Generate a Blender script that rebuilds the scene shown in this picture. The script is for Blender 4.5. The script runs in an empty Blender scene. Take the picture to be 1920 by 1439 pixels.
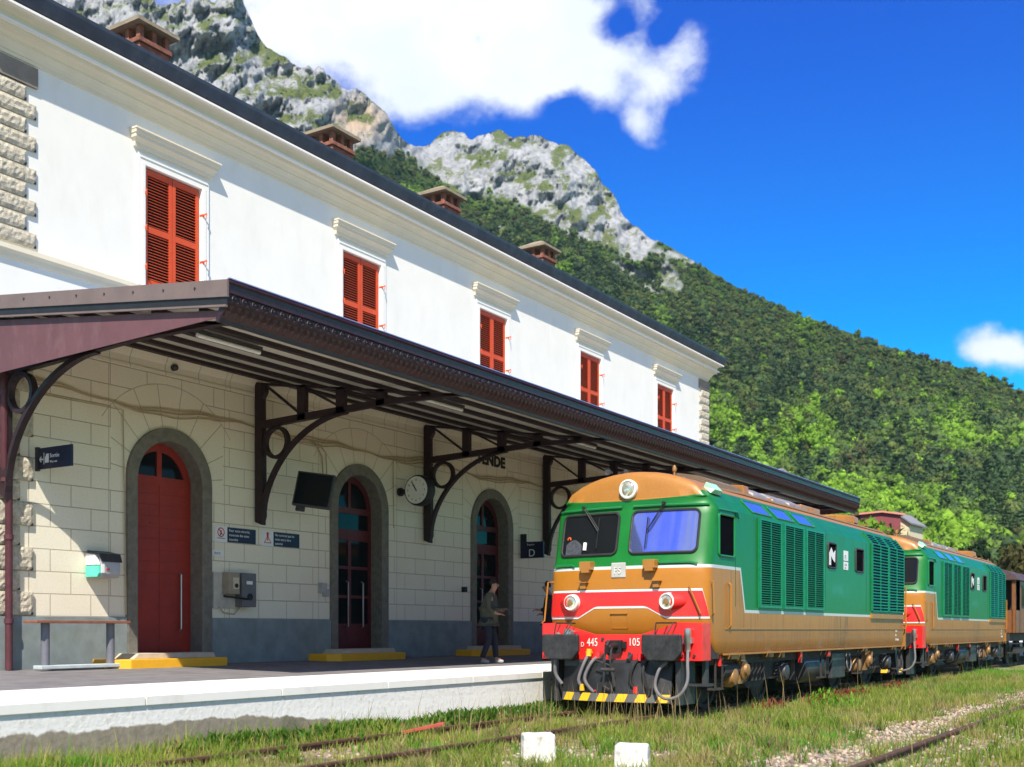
import bpy, bmesh, math, random
import numpy as np
from mathutils import Vector, Matrix
random.seed(7); RNG = np.random.default_rng(11)
sc = bpy.context.scene
COL = sc.collection
rad = math.radians

# ------------------------------------------------------------------ camera
TH = 0.56402                       # view turned this far from the track direction
CT, ST = math.cos(TH), math.sin(TH)
cam = bpy.data.cameras.new('camera')
cam.sensor_width = 36.0; cam.lens = 40.31; cam.shift_y = 0.2404
cam.clip_start = 0.1; cam.clip_end = 5000
cam.dof.use_dof = True; cam.dof.focus_distance = 20.0; cam.dof.aperture_fstop = 1.6
camo = bpy.data.objects.new('camera', cam); COL.objects.link(camo)
camo.location = (0, 0, 1.26); camo.rotation_euler = (rad(90), 0, TH)
sc.camera = camo
sc.view_settings.view_transform = 'Standard'; sc.view_settings.look = 'None'
sc.view_settings.exposure = 0.62; sc.view_settings.gamma = 1.0
# ------------------------------------------------------------------ sun and sky
SUN = Vector((1, -1.74, 2.35)).normalized()
sl = bpy.data.lights.new('sun', 'SUN'); sl.energy = 5.0; sl.angle = rad(0.5); sl.color = (1.0, 0.93, 0.80)
so = bpy.data.objects.new('sun', sl); COL.objects.link(so)
so.rotation_euler = SUN.to_track_quat('Z', 'Y').to_euler(); so.location = (20, -30, 40)

class NT:
    """small node-tree writer"""
    def __init__(s, tree): s.t = tree; s.n = tree.nodes; s.l = tree.links
    def node(s, typ, **kw):
        n = s.n.new(typ)
        for k, v in kw.items(): setattr(n, k, v)
        return n
    def setin(s, n, i, v):
        if v is None: return
        if hasattr(v, 'is_output') or isinstance(v, bpy.types.NodeSocket): s.l.new(v, n.inputs[i])
        else: n.inputs[i].default_value = v
    def math(s, op, a, b=None, c=None, clamp=False):
        n = s.node('ShaderNodeMath', operation=op, use_clamp=clamp)
        s.setin(n, 0, a); s.setin(n, 1, b); s.setin(n, 2, c); return n.outputs[0]
    def vmath(s, op, a, b=None, out=0):
        n = s.node('ShaderNodeVectorMath', operation=op)
        s.setin(n, 0, a); s.setin(n, 1, b); return n.outputs[out]
    def sstep(s, v, lo, hi, a=0.0, b=1.0, smooth=True):
        n = s.node('ShaderNodeMapRange', interpolation_type='SMOOTHSTEP' if smooth else 'LINEAR')
        s.setin(n, 0, v); s.setin(n, 1, lo); s.setin(n, 2, hi); s.setin(n, 3, a); s.setin(n, 4, b); return n.outputs[0]
    def mix(s, f, a, b, mode='MIX'):
        n = s.node('ShaderNodeMix', data_type='RGBA', blend_type=mode)
        s.setin(n, 0, f)
        for i, v in ((6, a), (7, b)):
            if isinstance(v, (tuple, list)): n.inputs[i].default_value = (*v[:3], 1)
            else: s.l.new(v, n.inputs[i])
        return n.outputs[2]
    def noise(s, vec, scale, detail=4, rough=.55, out=0, dist=0):
        n = s.node('ShaderNodeTexNoise'); s.setin(n, 'Vector', vec)
        n.inputs['Scale'].default_value = scale; n.inputs['Detail'].default_value = detail
        n.inputs['Roughness'].default_value = rough; n.inputs['Distortion'].default_value = dist
        return n.outputs[out]
    def sep(s, v):
        n = s.node('ShaderNodeSeparateXYZ'); s.setin(n, 0, v); return n.outputs
    def comb(s, x, y, z):
        n = s.node('ShaderNodeCombineXYZ'); s.setin(n, 0, x); s.setin(n, 1, y); s.setin(n, 2, z); return n.outputs[0]

world = bpy.data.worlds.new('World'); sc.world = world; world.use_nodes = True
W = NT(world.node_tree); W.n.clear()
sky = W.node('ShaderNodeTexSky', sky_type='NISHITA', sun_disc=False)
sky.sun_elevation = math.asin(SUN.z); sky.sun_rotation = math.atan2(SUN.x, SUN.y)
sky.air_density = 1.0; sky.dust_density = 0.5; sky.ozone_density = 3.0; sky.altitude = 800
hs = W.node('ShaderNodeHueSaturation'); hs.inputs['Saturation'].default_value = 1.55; hs.inputs['Value'].default_value = 1.0
W.l.new(sky.outputs[0], hs.inputs['Color'])
tc = W.node('ShaderNodeTexCoord').outputs['Generated']
dF = W.vmath('DOT_PRODUCT', tc, (-ST, CT, 0), 1); dR = W.vmath('DOT_PRODUCT', tc, (CT, ST, 0), 1)
dZ = W.vmath('DOT_PRODUCT', tc, (0, 0, 1), 1)
dFm = W.math('MAXIMUM', dF, 0.08)
cp = W.comb(W.math('DIVIDE', dR, dFm), W.math('DIVIDE', dZ, dFm), 0.0)
wob = W.noise(cp, 9.0, 5, .6, out=1)
cpw = W.vmath('ADD', cp, W.vmath('MULTIPLY', W.vmath('SUBTRACT', wob, (.5, .5, .5)), (.034, .034, 0)))
field = None
def uv(x, y): return ((x-960)/2150., (1181-y)/2150.)
for (x, y, rx, ry, k) in [(560, 10, 280, 120, 1.3), (790, 40, 270, 150, 1.6), (900, 95, 190, 110, 1.3), (1000, 60, 110, 130, 1.0), (975, 165, 75, 45, .9), (770, 190, 90, 40, .75), (820, 180, 50, 30, .3),
                        (1110, 105, 95, 75, 1.05), (1130, 165, 50, 50, .7), (1212, 195, 62, 66, .95), (1192, 240, 34, 34, .75), (1285, 92, 50, 48, .85), (1245, 140, 62, 50, .62), (1170, 120, 60, 60, .45),
                        (1075, 5, 70, 36, .95), (1205, 25, 34, 50, .7), (1158, 48, 66, 30, -.75), (1025, 14, 44, 22, -.5), (1120, 130, 50, 24, -.35), (1186, 150, 30, 30, -.55), (1245, 55, 32, 30, -.6), (1050, 195, 50, 28, -.7), (1260, 205, 44, 34, -.5), (690, 225, 60, 20, -.4), (1868, 652, 62, 36, 1.25), (1915, 668, 60, 40, .5), (1835, 668, 40, 20, .5)]:
    cu, cv = uv(x, y)
    d = W.vmath('LENGTH', W.vmath('MULTIPLY', W.vmath('SUBTRACT', cpw, (cu, cv, 0)), (2150/rx/1.25, 2150/ry/1.25, 0)), None, 1)
    g = W.sstep(d, 1.25, 0.0, 0.0, k)
    field = g if field is None else W.math('ADD', field, g)
nz = W.noise(cp, 17.0, 7, .66, dist=.5); nz2 = W.noise(cp, 45.0, 4, .6)
field = W.math('MULTIPLY', field, W.sstep(dF, .1, .3))
thin = W.math('ADD', W.math('MINIMUM', field, 1.5), W.math('ADD', W.math('MULTIPLY', W.math('SUBTRACT', nz, .5), 1.5), W.math('MULTIPLY', W.math('SUBTRACT', nz2, .5), .9)))
mask = W.sstep(thin, .0, 1.4)
gate = W.sstep(field, .03, .25)
mask = W.math('MULTIPLY', mask, gate)
shade = W.sstep(W.noise(cp, 7.0, 5, .55), .3, .75)
ccol = W.mix(shade, (7.6, 8.3, 9.4), (9.8, 10.0, 10.2))
# a richer blue towards the upper right, paler towards the horizon, as on a clear mountain day
tintc = W.mix(W.sstep(dZ, .10, .50), (.30, 2.0, 1.9), (.02, .80, 1.85))
skyc = W.mix(1.0, hs.outputs[0], tintc, 'MULTIPLY')
# white cloud added out of view behind the camera to neutralise the blue fill
bn = W.noise(tc, 2.6, 6, .6)
bmask = W.math('MULTIPLY', W.sstep(bn, .40, .60), W.sstep(dF, .30, -.05))
skyc = W.mix(bmask, skyc, (5.2, 4.9, 4.5))
out = W.mix(mask, skyc, ccol)
bg = W.node('ShaderNodeBackground'); bg.inputs['Strength'].default_value = 0.08
W.l.new(out, bg.inputs['Color'])
wo = W.node('ShaderNodeOutputWorld'); W.l.new(bg.outputs[0], wo.inputs[0])

# ------------------------------------------------------------------ materials
MATS = {}
def mat(name, col, rough=.7, metal=0.0, var=.12, vscale=6.0, bump=0.0, bscale=40.0, spec=None, dirt=None, dirt_amt=.5, dscale=3.0, coat=0):
    if name in MATS: return MATS[name]
    m = bpy.data.materials.new(name); m.use_nodes = True; T = NT(m.node_tree)
    b = T.n['Principled BSDF']; b.inputs['Roughness'].default_value = rough; b.inputs['Metallic'].default_value = metal
    if spec is not None: b.inputs['Specular IOR Level'].default_value = spec
    if coat: b.inputs['Coat Weight'].default_value = coat; b.inputs['Coat Roughness'].default_value = .12
    co = T.node('ShaderNodeTexCoord').outputs['Object']
    n = T.noise(co, vscale, 6, .6)
    c = T.mix(T.sstep(n, .25, .75), tuple(x*(1-var) for x in col), tuple(min(1, x*(1+var)) for x in col))
    if dirt:
        dn = T.noise(T.vmath('MULTIPLY', co, (1, 1, .35)), dscale, 7, .68)
        c = T.mix(T.math('MULTIPLY', T.sstep(dn, .48, .72), dirt_amt), c, dirt)
    T.l.new(c, b.inputs['Base Color'])
    if rough > .15:
        T.l.new(T.sstep(T.noise(co, vscale*2.3, 4), .2, .8, max(.05, rough-.08), min(1, rough+.1)), b.inputs['Roughness'])
    if bump:
        bn = T.node('ShaderNodeBump'); bn.inputs['Strength'].default_value = bump; bn.inputs['Distance'].default_value = .02
        T.l.new(T.noise(co, bscale, 5, .65), bn.inputs['Height']); T.l.new(bn.outputs[0], b.inputs['Normal'])
    MATS[name] = m; return m

M_WHITE = mat('white_plaster', (.80, .78, .735), .85, var=.03, vscale=1.2, bump=.10, bscale=60, dirt=(.62, .58, .52), dirt_amt=.22, dscale=2.2)
M_TRIM = mat('cream_moulding', (.74, .66, .51), .8, var=.04, vscale=2, bump=.05)
M_TRIMW = mat('white_trim', (.80, .78, .73), .8, var=.02)
M_QUOIN = mat('rough_quoin_stone', (.50, .45, .36), .95, var=.25, vscale=14, bump=.7, bscale=26, dirt=(.20, .17, .13), dirt_amt=.5, dscale=16)
M_PLINTH = mat('grey_plinth', (.21, .245, .25), .9, var=.18, vscale=3, bump=.15, dirt=(.16, .19, .18), dirt_amt=.6, dscale=2.5)
M_SURR = mat('grey_door_stone', (.17, .155, .13), .9, var=.2, vscale=10, bump=.4, bscale=50)
M_SLATE = mat('zinc_gutter', (.055, .065, .10), .5, .3, var=.25, vscale=2.5, dirt=(.12, .14, .18), dirt_amt=.4, dscale=3)
M_ROOF = mat('slate_roof', (.08, .085, .10), .7, var=.3, vscale=8)
M_SHUT = mat('red_shutter_paint', (.58, .070, .016), .6, var=.08, vscale=4)
M_DOOR2 = mat('maroon_glazed_door_paint', (.10, .012, .014), .5, var=.12)
M_DOOR = mat('dark_red_door_paint', (.30, .024, .014), .55, var=.12, vscale=3, dirt=(.17, .012, .01), dirt_amt=.4)
M_STEEL = mat('brushed_steel', (.55, .55, .56), .35, .9, var=.05)
M_IRON = mat('maroon_iron_paint', (.020, .007, .011), .55, .0, var=.25, vscale=5, bump=.1)
M_FASC = mat('maroon_fascia', (.034, .011, .017), .38, .0, var=.3, vscale=8, bump=.3, bscale=30)
M_RAFT = mat('faded_maroon_plate', (.125, .052, .060), .6, var=.12, vscale=2, dirt=(.30, .19, .19), dirt_amt=.22, dscale=5)
M_FLASH = mat('grey_brown_flashing', (.17, .125, .115), .55, .1, var=.1, vscale=3)
M_DECK = mat('grey_deck', (.22, .21, .17), .8, var=.15, vscale=3)
M_DECKT = mat('canopy_roofing', (.30, .33, .42), .3, .5, var=.1)
M_BRICK = mat('chimney_brick', (.24, .092, .062), .9, var=.35, vscale=9, bump=.6, bscale=25, dirt=(.09, .05, .04), dirt_amt=.4, dscale=7)
M_CAP = mat('chimney_slab', (.27, .22, .16), .95, var=.2, bump=.3)
M_NAVY = mat('navy_sign', (.012, .016, .045), .4, var=.05)
M_SIGNW = mat('white_sign', (.75, .75, .77), .5, var=.03)
M_SIGNR = mat('sign_red', (.55, .02, .03), .5, var=.03)
M_BLACK = mat('black_paint', (.012, .012, .014), .55, var=.3)
M_DGREY = mat('dark_grey_metal', (.045, .045, .05), .5, .2, var=.3, dirt=(.10, .075, .05), dirt_amt=.4, dscale=5)
M_RUBBER = mat('black_rubber', (.02, .02, .022), .6, var=.3)
M_GLASSD = mat('dark_glass', (.010, .012, .014), .05, var=.05, spec=.16)
M_GLASSK = mat('unlit_interior_pane', (.006, .007, .009), .7, var=.1, spec=.0)  # matte black pane; the dark interior is put into its colour
M_GLASSB = mat('sky_coated_glass', (.30, .40, .95), .05, .85, var=.04)  # blue of the reflected sky is put into the base colour
M_ASPH = mat('platform_asphalt', (.17, .16, .165), .9, var=.22, vscale=3, bump=.4, bscale=120, dirt=(.10, .095, .10), dirt_amt=.4, dscale=1.2)
M_EDGE = mat('white_platform_edge', (.82, .80, .76), .8, var=.03, vscale=1, dirt=(.50, .47, .42), dirt_amt=.30, dscale=3)
M_CONC = mat('weathered_concrete', (.32, .285, .23), .95, var=.22, vscale=3, bump=.5, bscale=30, dirt=(.14, .12, .09), dirt_amt=.6, dscale=4)
M_YEL = mat('yellow_step_paint', (.80, .40, .015), .6, var=.06, dirt=(.45, .22, .03), dirt_amt=.2)
M_STEP = mat('stone_step', (.48, .43, .35), .9, var=.12, bump=.2)
M_RAIL = mat('rusty_rail', (.10, .048, .030), .75, .2, var=.35, vscale=9, bump=.3, dirt=(.055, .03, .022), dirt_amt=.5)
M_SLEEP = mat('weathered_sleeper', (.13, .10, .075), .95, var=.3, bump=.5)
M_RED = mat('buffer_beam_red', (.72, .018, .016), .42, var=.06, vscale=4, dirt=(.25, .03, .02), dirt_amt=.45, dscale=8, coat=.3)
M_SILV = mat('silver_stripe', (.56, .60, .62), .4, .1, var=.05)
M_BROWN = mat('loco_brown', (.37, .150, .018), .42, var=.1, vscale=3, dirt=(.26, .12, .04), dirt_amt=.4, coat=.25)
M_GREEN = mat('loco_green', (.008, .20, .055), .36, var=.1, vscale=3, coat=.3)
M_LAMPW = mat('lamp_white', (.78, .78, .74), .35, var=.03)
M_LENS = mat('lamp_lens', (.62, .60, .50), .08, .6, var=.3, vscale=20)
M_BRASS = mat('brass_brown', (.33, .17, .06), .5, .3, var=.25)
M_HOSE = mat('grey_hose', (.16, .15, .16), .6, var=.2)
M_GRIME = mat('underframe_grime', (.030, .026, .024), .75, var=.45, vscale=7, dirt=(.10, .065, .04), dirt_amt=.45, dscale=6, bump=.3)
M_CABLE = mat('cream_cable', (.42, .34, .22), .8)
M_CREAM = mat('cream_wall', (.72, .62, .42), .9, var=.05)
M_PINK = mat('pink_roof', (.55, .18, .14), .85, var=.1)
M_BENCH = mat('bench_wood', (.24, .09, .05), .7, var=.2)
M_BENCHL = mat('bench_leg', (.16, .16, .19), .5, .2)
M_TURQ = mat('turquoise_plastic', (.10, .62, .47), .4)
M_SKIN = mat('skin', (.40, .20, .14), .6, var=.05)
M_COAT = mat('olive_jacket', (.075, .078, .055), .9, var=.15)
M_TROU = mat('navy_trousers', (.015, .018, .035), .9)
M_SHOE = mat('pale_shoes', (.35, .35, .36), .7)
M_HAIR = mat('dark_hair', (.02, .014, .01), .8)
M_DCOAT = mat('black_coat', (.012, .013, .02), .9)
M_TUBE = mat('unlit_tube', (.75, .77, .78), .3, var=.02)
M_BLOCK = mat('whitewashed_block', (.72, .71, .68), .9, var=.10, bump=.5, dirt=(.22, .20, .16), dirt_amt=.7, dscale=9)

# ------------------------------------------------------------------ mesh builder
class MB:
    def __init__(s): s.v = []; s.f = []
    def add(s, vs, fs):
        o = len(s.v); s.v += [tuple(v) for v in vs]; s.f += [tuple(i+o for i in f) for f in fs]; return s
    def box(s, x0, x1, y0, y1, z0, z1):
        if x0 > x1: x0, x1 = x1, x0
        if y0 > y1: y0, y1 = y1, y0
        if z0 > z1: z0, z1 = z1, z0
        return s.add([(x0,y0,z0),(x1,y0,z0),(x1,y1,z0),(x0,y1,z0),(x0,y0,z1),(x1,y0,z1),(x1,y1,z1),(x0,y1,z1)],
                     [(0,3,2,1),(4,5,6,7),(0,1,5,4),(1,2,6,5),(2,3,7,6),(3,0,4,7)])
    def cbox(s, c, size, M=None, bev=0):
        hx, hy, hz = (a/2 for a in size); vs = [Vector((a*hx, b*hy, d*hz)) for d in (-1,1) for a, b in ((-1,-1),(1,-1),(1,1),(-1,1))]
        if M: vs = [M @ v for v in vs]
        c = Vector(c)
        return s.add([v+c for v in vs], [(0,3,2,1),(4,5,6,7),(0,1,5,4),(1,2,6,5),(2,3,7,6),(3,0,4,7)])
    def bar(s, p, q, w, h, up=(0,0,1)):
        p = Vector(p); q = Vector(q); d = (q-p).normalized(); side = d.cross(Vector(up)).normalized(); u = side.cross(d)
        vs = [P + side*a*w/2 + u*b*h/2 for P in (p, q) for a, b in ((-1,-1),(1,-1),(1,1),(-1,1))]
        return s.add(vs, [(0,1,2,3),(7,6,5,4),(0,4,5,1),(1,5,6,2),(2,6,7,3),(3,7,4,0)])
    def tube(s, pts, r, n=8, cap=True, closed=False):
        pts = [Vector(p) for p in pts]; rs = r if isinstance(r, (list, tuple)) else [r]*len(pts)
        N = len(pts); vs = []; prev = None
        for i, p in enumerate(pts):
            if closed: d = pts[(i+1) % N]-pts[i-1]
            else: d = pts[min(i+1, N-1)]-pts[max(i-1, 0)]
            d = d.normalized() if d.length > 1e-9 else Vector((0,0,1))
            a = prev if prev is not None else (Vector((0,0,1)) if abs(d.z) < .9 else Vector((1,0,0)))
            x = (a - d*a.dot(d)).normalized(); y = d.cross(x); prev = x
            vs += [p + (x*math.cos(t)+y*math.sin(t))*rs[i] for t in [2*math.pi*k/n for k in range(n)]]
        fs = []
        for i in range(N if closed else N-1):
            j = (i+1) % N
            for k in range(n): fs.append((i*n+k, i*n+(k+1)%n, j*n+(k+1)%n, j*n+k))
        if cap and not closed: fs += [tuple(range(n-1,-1,-1)), tuple((N-1)*n+k for k in range(n))]
        return s.add(vs, fs)
    def cyl(s, p, q, r0, r1=None, n=20): return s.tube([p, q], [r0, r0 if r1 is None else r1], n)
    def lathe(s, c, axis, prof, n=24):
        """prof: (distance along axis, radius)"""
        c = Vector(c); d = Vector(axis).normalized(); a = Vector((0,0,1)) if abs(d.z) < .9 else Vector((1,0,0))
        x = (a-d*a.dot(d)).normalized(); y = d.cross(x); vs = []
        for (t, r) in prof: vs += [c + d*t + (x*math.cos(2*math.pi*k/n)+y*math.sin(2*math.pi*k/n))*max(r, .0005) for k in range(n)]
        fs = []
        for i in range(len(prof)-1):
            for k in range(n): fs.append((i*n+k, i*n+(k+1)%n, (i+1)*n+(k+1)%n, (i+1)*n+k))
        fs += [tuple(range(n-1,-1,-1)), tuple((len(prof)-1)*n+k for k in range(n))]
        return s.add(vs, fs)
    def prism(s, poly, fn0, fn1):
        """poly of 2D points; fn0/fn1 map a 2D point to the two end faces"""
        n = len(poly); vs = [fn0(*p) for p in poly]+[fn1(*p) for p in poly]
        return s.add(vs, [tuple(range(n)), tuple(range(2*n-1, n-1, -1))]+[(i, (i+1)%n, n+(i+1)%n, n+i) for i in range(n)])
    def prism_y(s, poly_xz, y0, y1): return s.prism(poly_xz, lambda a, b: (a, y0, b), lambda a, b: (a, y1, b))
    def prism_x(s, poly_yz, x0, x1): return s.prism(poly_yz, lambda a, b: (x0, a, b), lambda a, b: (x1, a, b))
    def prism_z(s, poly_xy, z0, z1): return s.prism(poly_xy, lambda a, b: (a, b, z0), lambda a, b: (a, b, z1))
    def ring(s, prof, x0, x1, y0, y1):
        """profile (outset, z) swept round a rectangle with mitred corners"""
        for o, z in prof: s.v += [(x1+o, y0-o, z), (x1+o, y1+o, z), (x0-o, y1+o, z), (x0-o, y0-o, z)]
        b = len(s.v)-4*len(prof)
        for i in range(len(prof)-1):
            for k in range(4): s.f.append((b+4*i+k, b+4*i+(k+1)%4, b+4*i+4+(k+1)%4, b+4*i+4+k))
        return s
    def build(s, name, m, parent=None, smooth=False, bevel=0, fix=True):
        me = bpy.data.meshes.new(name); o = bpy.data.objects.new(name, me); COL.objects.link(o)
        off = Vector((0,0,0))
        if parent is not None:
            o.parent = parent; p = parent
            while p: off += p.location; p = p.parent
        me.from_pydata([Vector(v)-off for v in s.v], [], s.f)
        if fix:
            bm = bmesh.new(); bm.from_mesh(me); bmesh.ops.recalc_face_normals(bm, faces=bm.faces); bm.to_mesh(me); bm.free()
        me.materials.append(m)
        if smooth:
            me.polygons.foreach_set('use_smooth', [True]*len(me.polygons))
            try: me.set_sharp_from_angle(angle=rad(38))
            except Exception: pass
        if bevel:
            md = o.modifiers.new('bevel', 'BEVEL'); md.width = bevel; md.segments = 2; md.limit_method = 'ANGLE'
        return o
def tag(o, label=None, cat=None, group=None, kind=None):
    if label: o['label'] = label
    if cat: o['category'] = cat
    if group: o['group'] = group
    if kind: o['kind'] = kind
    return o
def empty(name, loc, label=None, cat=None, group=None, kind=None):
    o = bpy.data.objects.new(name, None); COL.objects.link(o); o.location = loc; o.empty_display_size = .3
    return tag(o, label, cat, group, kind)
def kids(o): return [c for c in bpy.data.objects if c.parent == o]
def copy_tree(o, parent=None):
    c = o.copy(); COL.objects.link(c); c.parent = parent
    for ch in kids(o): copy_tree(ch, c)
    return c
def text(name, body, size, origin, right, up, m, parent, depth=.004, align='LEFT', stretch=1.0, bold=0.0):
    cu = bpy.data.curves.new('tmp', 'FONT'); cu.body = body; cu.size = size; cu.extrude = depth; cu.align_x = align; cu.offset = bold; cu.space_character = 1.05
    t = bpy.data.objects.new('tmp', cu); COL.objects.link(t)
    dg = bpy.context.evaluated_depsgraph_get(); dg.update()
    me0 = bpy.data.meshes.new_from_object(t.evaluated_get(dg))
    R = Vector(right).normalized(); U = Vector(up).normalized(); N = R.cross(U); O = Vector(origin)
    mb = MB(); mb.v = [tuple(O + R*v.co.x*stretch + U*v.co.y + N*v.co.z) for v in me0.vertices]; mb.f = [tuple(p.vertices) for p in me0.polygons]
    bpy.data.objects.remove(t); bpy.data.curves.remove(cu); bpy.data.meshes.remove(me0)
    return mb.build(name, m, parent, fix=False)
def np_mesh(name, verts, tris, m, parent=None, smooth=False, attr=None, quads=False):
    me = bpy.data.meshes.new(name); k = 4 if quads else 3
    me.vertices.add(len(verts)); me.vertices.foreach_set('co', np.asarray(verts, dtype=np.float32).ravel())
    tris = np.asarray(tris, dtype=np.int32); me.loops.add(tris.size); me.loops.foreach_set('vertex_index', tris.ravel())
    me.polygons.add(len(tris)); me.polygons.foreach_set('loop_start', np.arange(0, tris.size, k, dtype=np.int32))
    try: me.polygons.foreach_set('loop_total', np.full(len(tris), k, dtype=np.int32))
    except Exception: pass
    me.update(calc_edges=True)
    if smooth: me.polygons.foreach_set('use_smooth', np.ones(len(tris), dtype=bool))
    if attr is not None:
        for an, data in attr.items():
            if data.ndim == 1:
                a = me.attributes.new(an, 'FLOAT', 'POINT'); a.data.foreach_set('value', data.astype(np.float32))
            else:
                a = me.attributes.new(an, 'FLOAT_COLOR', 'POINT'); d = np.ones((len(data), 4), np.float32); d[:, :3] = data; a.data.foreach_set('color', d.ravel())
    me.materials.append(m)
    o = bpy.data.objects.new(name, me); COL.objects.link(o)
    if parent: o.parent = parent
    return o
def vnoise(x, y, seed=0, z=None):
    """value noise on arrays"""
    z = np.zeros_like(x) if z is None else z
    xi, yi, zi = np.floor(x).astype(np.int64), np.floor(y).astype(np.int64), np.floor(z).astype(np.int64)
    xf, yf, zf = x-xi, y-yi, z-zi
    w = lambda t: t*t*(3-2*t)
    u, v, t = w(xf), w(yf), w(zf)
    def h(a, b, c):
        n = (a*374761393 + b*668265263 + c*2147483647 + seed*974634777) & 0xffffffff
        n = ((n ^ (n >> 13))*1274126177) & 0xffffffff
        n = ((n ^ (n >> 15))*2246822519) & 0xffffffff
        return ((n ^ (n >> 16)) & 0xffffff)/float(0xffffff)
    r = 0
    for a in (0, 1):
        for b in (0, 1):
            for c in (0, 1):
                r = r + h(xi+a, yi+b, zi+c)*(u if a else 1-u)*(v if b else 1-v)*(t if c else 1-t)
    return r
def fbm(x, y, octv=5, seed=0, gain=.5, ridged=False):
    r = 0; a = 1; tot = 0
    for i in range(octv):
        n = vnoise(x*2**i + 17*i, y*2**i - 9*i, seed+i)
        if ridged: n = 1-abs(2*n-1)
        r = r + a*n; tot += a; a *= gain
    return r/tot
def view(R, F): return (R*CT - F*ST, R*ST + F*CT)     # right / forward distances to world X, Y
# ================================================================== terrain
def lerp_tab(x, tab): xs, ys = zip(*tab); return np.interp(x, xs, ys)
RIDGE = [(-900,-60),(-500,-110),(-200,-120),(0,-80),(150,-45),(220,-20),(262,0),(285,6),(330,4),(400,6),(425,-4),(440,-12),(455,5),(468,30),(480,60),(505,88),(530,105),(560,128),(600,138),(625,148),(650,162),(700,186),(725,212),(745,252),(765,268),(790,272),(806,268),(818,254),(850,250),(880,255),(905,250),(940,247),(965,258),(1000,258),(1040,264),(1060,276),(1085,290),(1118,318),(1130,345),(1150,368),(1165,395),(1185,420),(1210,434),(1245,452),(1300,476),(1380,520),(1450,551),(1520,580),(1600,608),(1680,636),(1760,660),(1840,684),(1900,712),(1960,740),(2200,850),(2600,1000),(3200,1100)]
ROCKB = [(-900,500),(600,300),(655,272),(700,276),(745,290),(790,318),(830,342),(880,356),(950,388),(1010,414),(1090,446),(1150,468),(1195,486),(1210,470),(1235,455),(1260,440),(1300,430),(3200,200)]
FD = [(-900,420),(0,440),(440,470),(700,500),(760,540),(815,600),(1130,590),(1300,540),(1600,470),(1920,420),(3200,380)]
xs = np.concatenate([np.arange(-900, -60, 30), np.arange(-60, 1980, 2.2), np.arange(1980, 3200, 30)]).astype(float)
ts = np.concatenate([np.linspace(0, 1, 330), np.linspace(1.01, 1.3, 12)])
X, T_ = np.meshgrid(xs, ts)
e1 = (1181-lerp_tab(X, RIDGE))/2150.
jag = (fbm(X/26., X*0, 4, 5)-.5)*.010*np.where((X < 1230), 1, .35)
e1 = e1 + jag
F1 = lerp_tab(X, FD); F0 = 100.0
tc_ = np.clip(T_, 0, 1)
E_ = e1*tc_**1.05
F = F0 + (F1-F0)*tc_**0.92
e1 = e1 - np.clip((X-1200)/150, 0, 1)*.0085; E_ = e1*tc_**1.05; py = 1181-2150*E_
rb = lerp_tab(X, ROCKB) + (fbm(X/40, py/40, 4, 77)-.5)*60
rock = np.clip((rb-py)/16+.5, 0, 1)
# outcrops and scree streaks lower on the slope
def blob(cx, cy, rx, ry, k=1.0, sk=0): return np.clip(1.25-np.hypot((X-cx)/rx, (py-cy-sk*(X-cx))/ry)+(fbm(X/14, py/14, 3, 9)-.5)*1.5, 0, 1)*k
for b in [(1262,522,24,34,1),(1180,505,110,10,.9,.42),(1262,480,60,10,.85,.3),(1480,862,22,13,1),(935,432,12,10,.9),(1020,500,16,6,.6),(1225,545,50,5,.8,.45),(640,262,30,12,.6)]:
    rock = np.maximum(rock, blob(*b))
veg = fbm(X/30., py/22., 5, 31)                       # shrubs held on ledges
warm = np.clip(1.3-np.hypot((X-675)/55, (py-225)/45), 0, 1)*(X < 745)
big = (fbm(X/150., py/110., 4, 3)-.5)*120*np.clip(tc_*3, 0, 1)
crag = (fbm(X/46.+py/90., py/60., 6, 12, .56, True)-.55)*36*rock
crag2 = (fbm(X/8., py/20., 4, 55, .6, True)-.5)*9*rock
# the near left cliff stands in front of the farther crag
F = F + (big + crag + crag2)*np.clip(1.15-tc_*0.55, .2, 1)
Z = 1.26 + E_*F
Z = np.where(T_ > 1, 1.26+e1*F1*(1-(T_-1)*1.2), Z); F = np.where(T_ > 1, F+(T_-1)*500, F)
Z[0, :] = -0.6
R_ = (X-960)/2150.*F
WX, WY = view(R_, F)
nr, nc = X.shape
idx = np.arange(nr*nc).reshape(nr, nc)
quads = np.stack([idx[:-1,:-1], idx[:-1,1:], idx[1:,1:], idx[1:,:-1]], -1).reshape(-1, 4)
m = bpy.data.materials.new('mountain'); m.use_nodes = True; T = NT(m.node_tree); b = T.n['Principled BSDF']
b.inputs['Roughness'].default_value = .95; b.inputs['Specular IOR Level'].default_value = .1
co = T.node('ShaderNodeTexCoord').outputs['Object']
at = T.node('ShaderNodeAttribute', attribute_name='rock').outputs['Fac']; av = T.node('ShaderNodeAttribute', attribute_name='veg').outputs['Fac']
aw = T.node('ShaderNodeAttribute', attribute_name='warm').outputs['Fac']
n1 = T.noise(co, .06, 8, .68); n2 = T.noise(co, .35, 7, .7); n3 = T.noise(T.vmath('MULTIPLY', co, (1, 1, .30)), .20, 9, .70, dist=.8)
rc = T.mix(T.sstep(n3, .32, .66), (.22, .235, .26), (.42, .43, .45)); rc = T.mix(T.sstep(n2, .54, .74), rc, (.54, .545, .55))
rc = T.mix(T.math('MULTIPLY', aw, .75), rc, (.50, .36, .22))
nz_ = T.sep(T.node('ShaderNodeNewGeometry').outputs['Normal'])[2]
gc = T.mix(T.sstep(n2, .35, .65), (.07, .10, .03), (.15, .175, .065))
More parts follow.
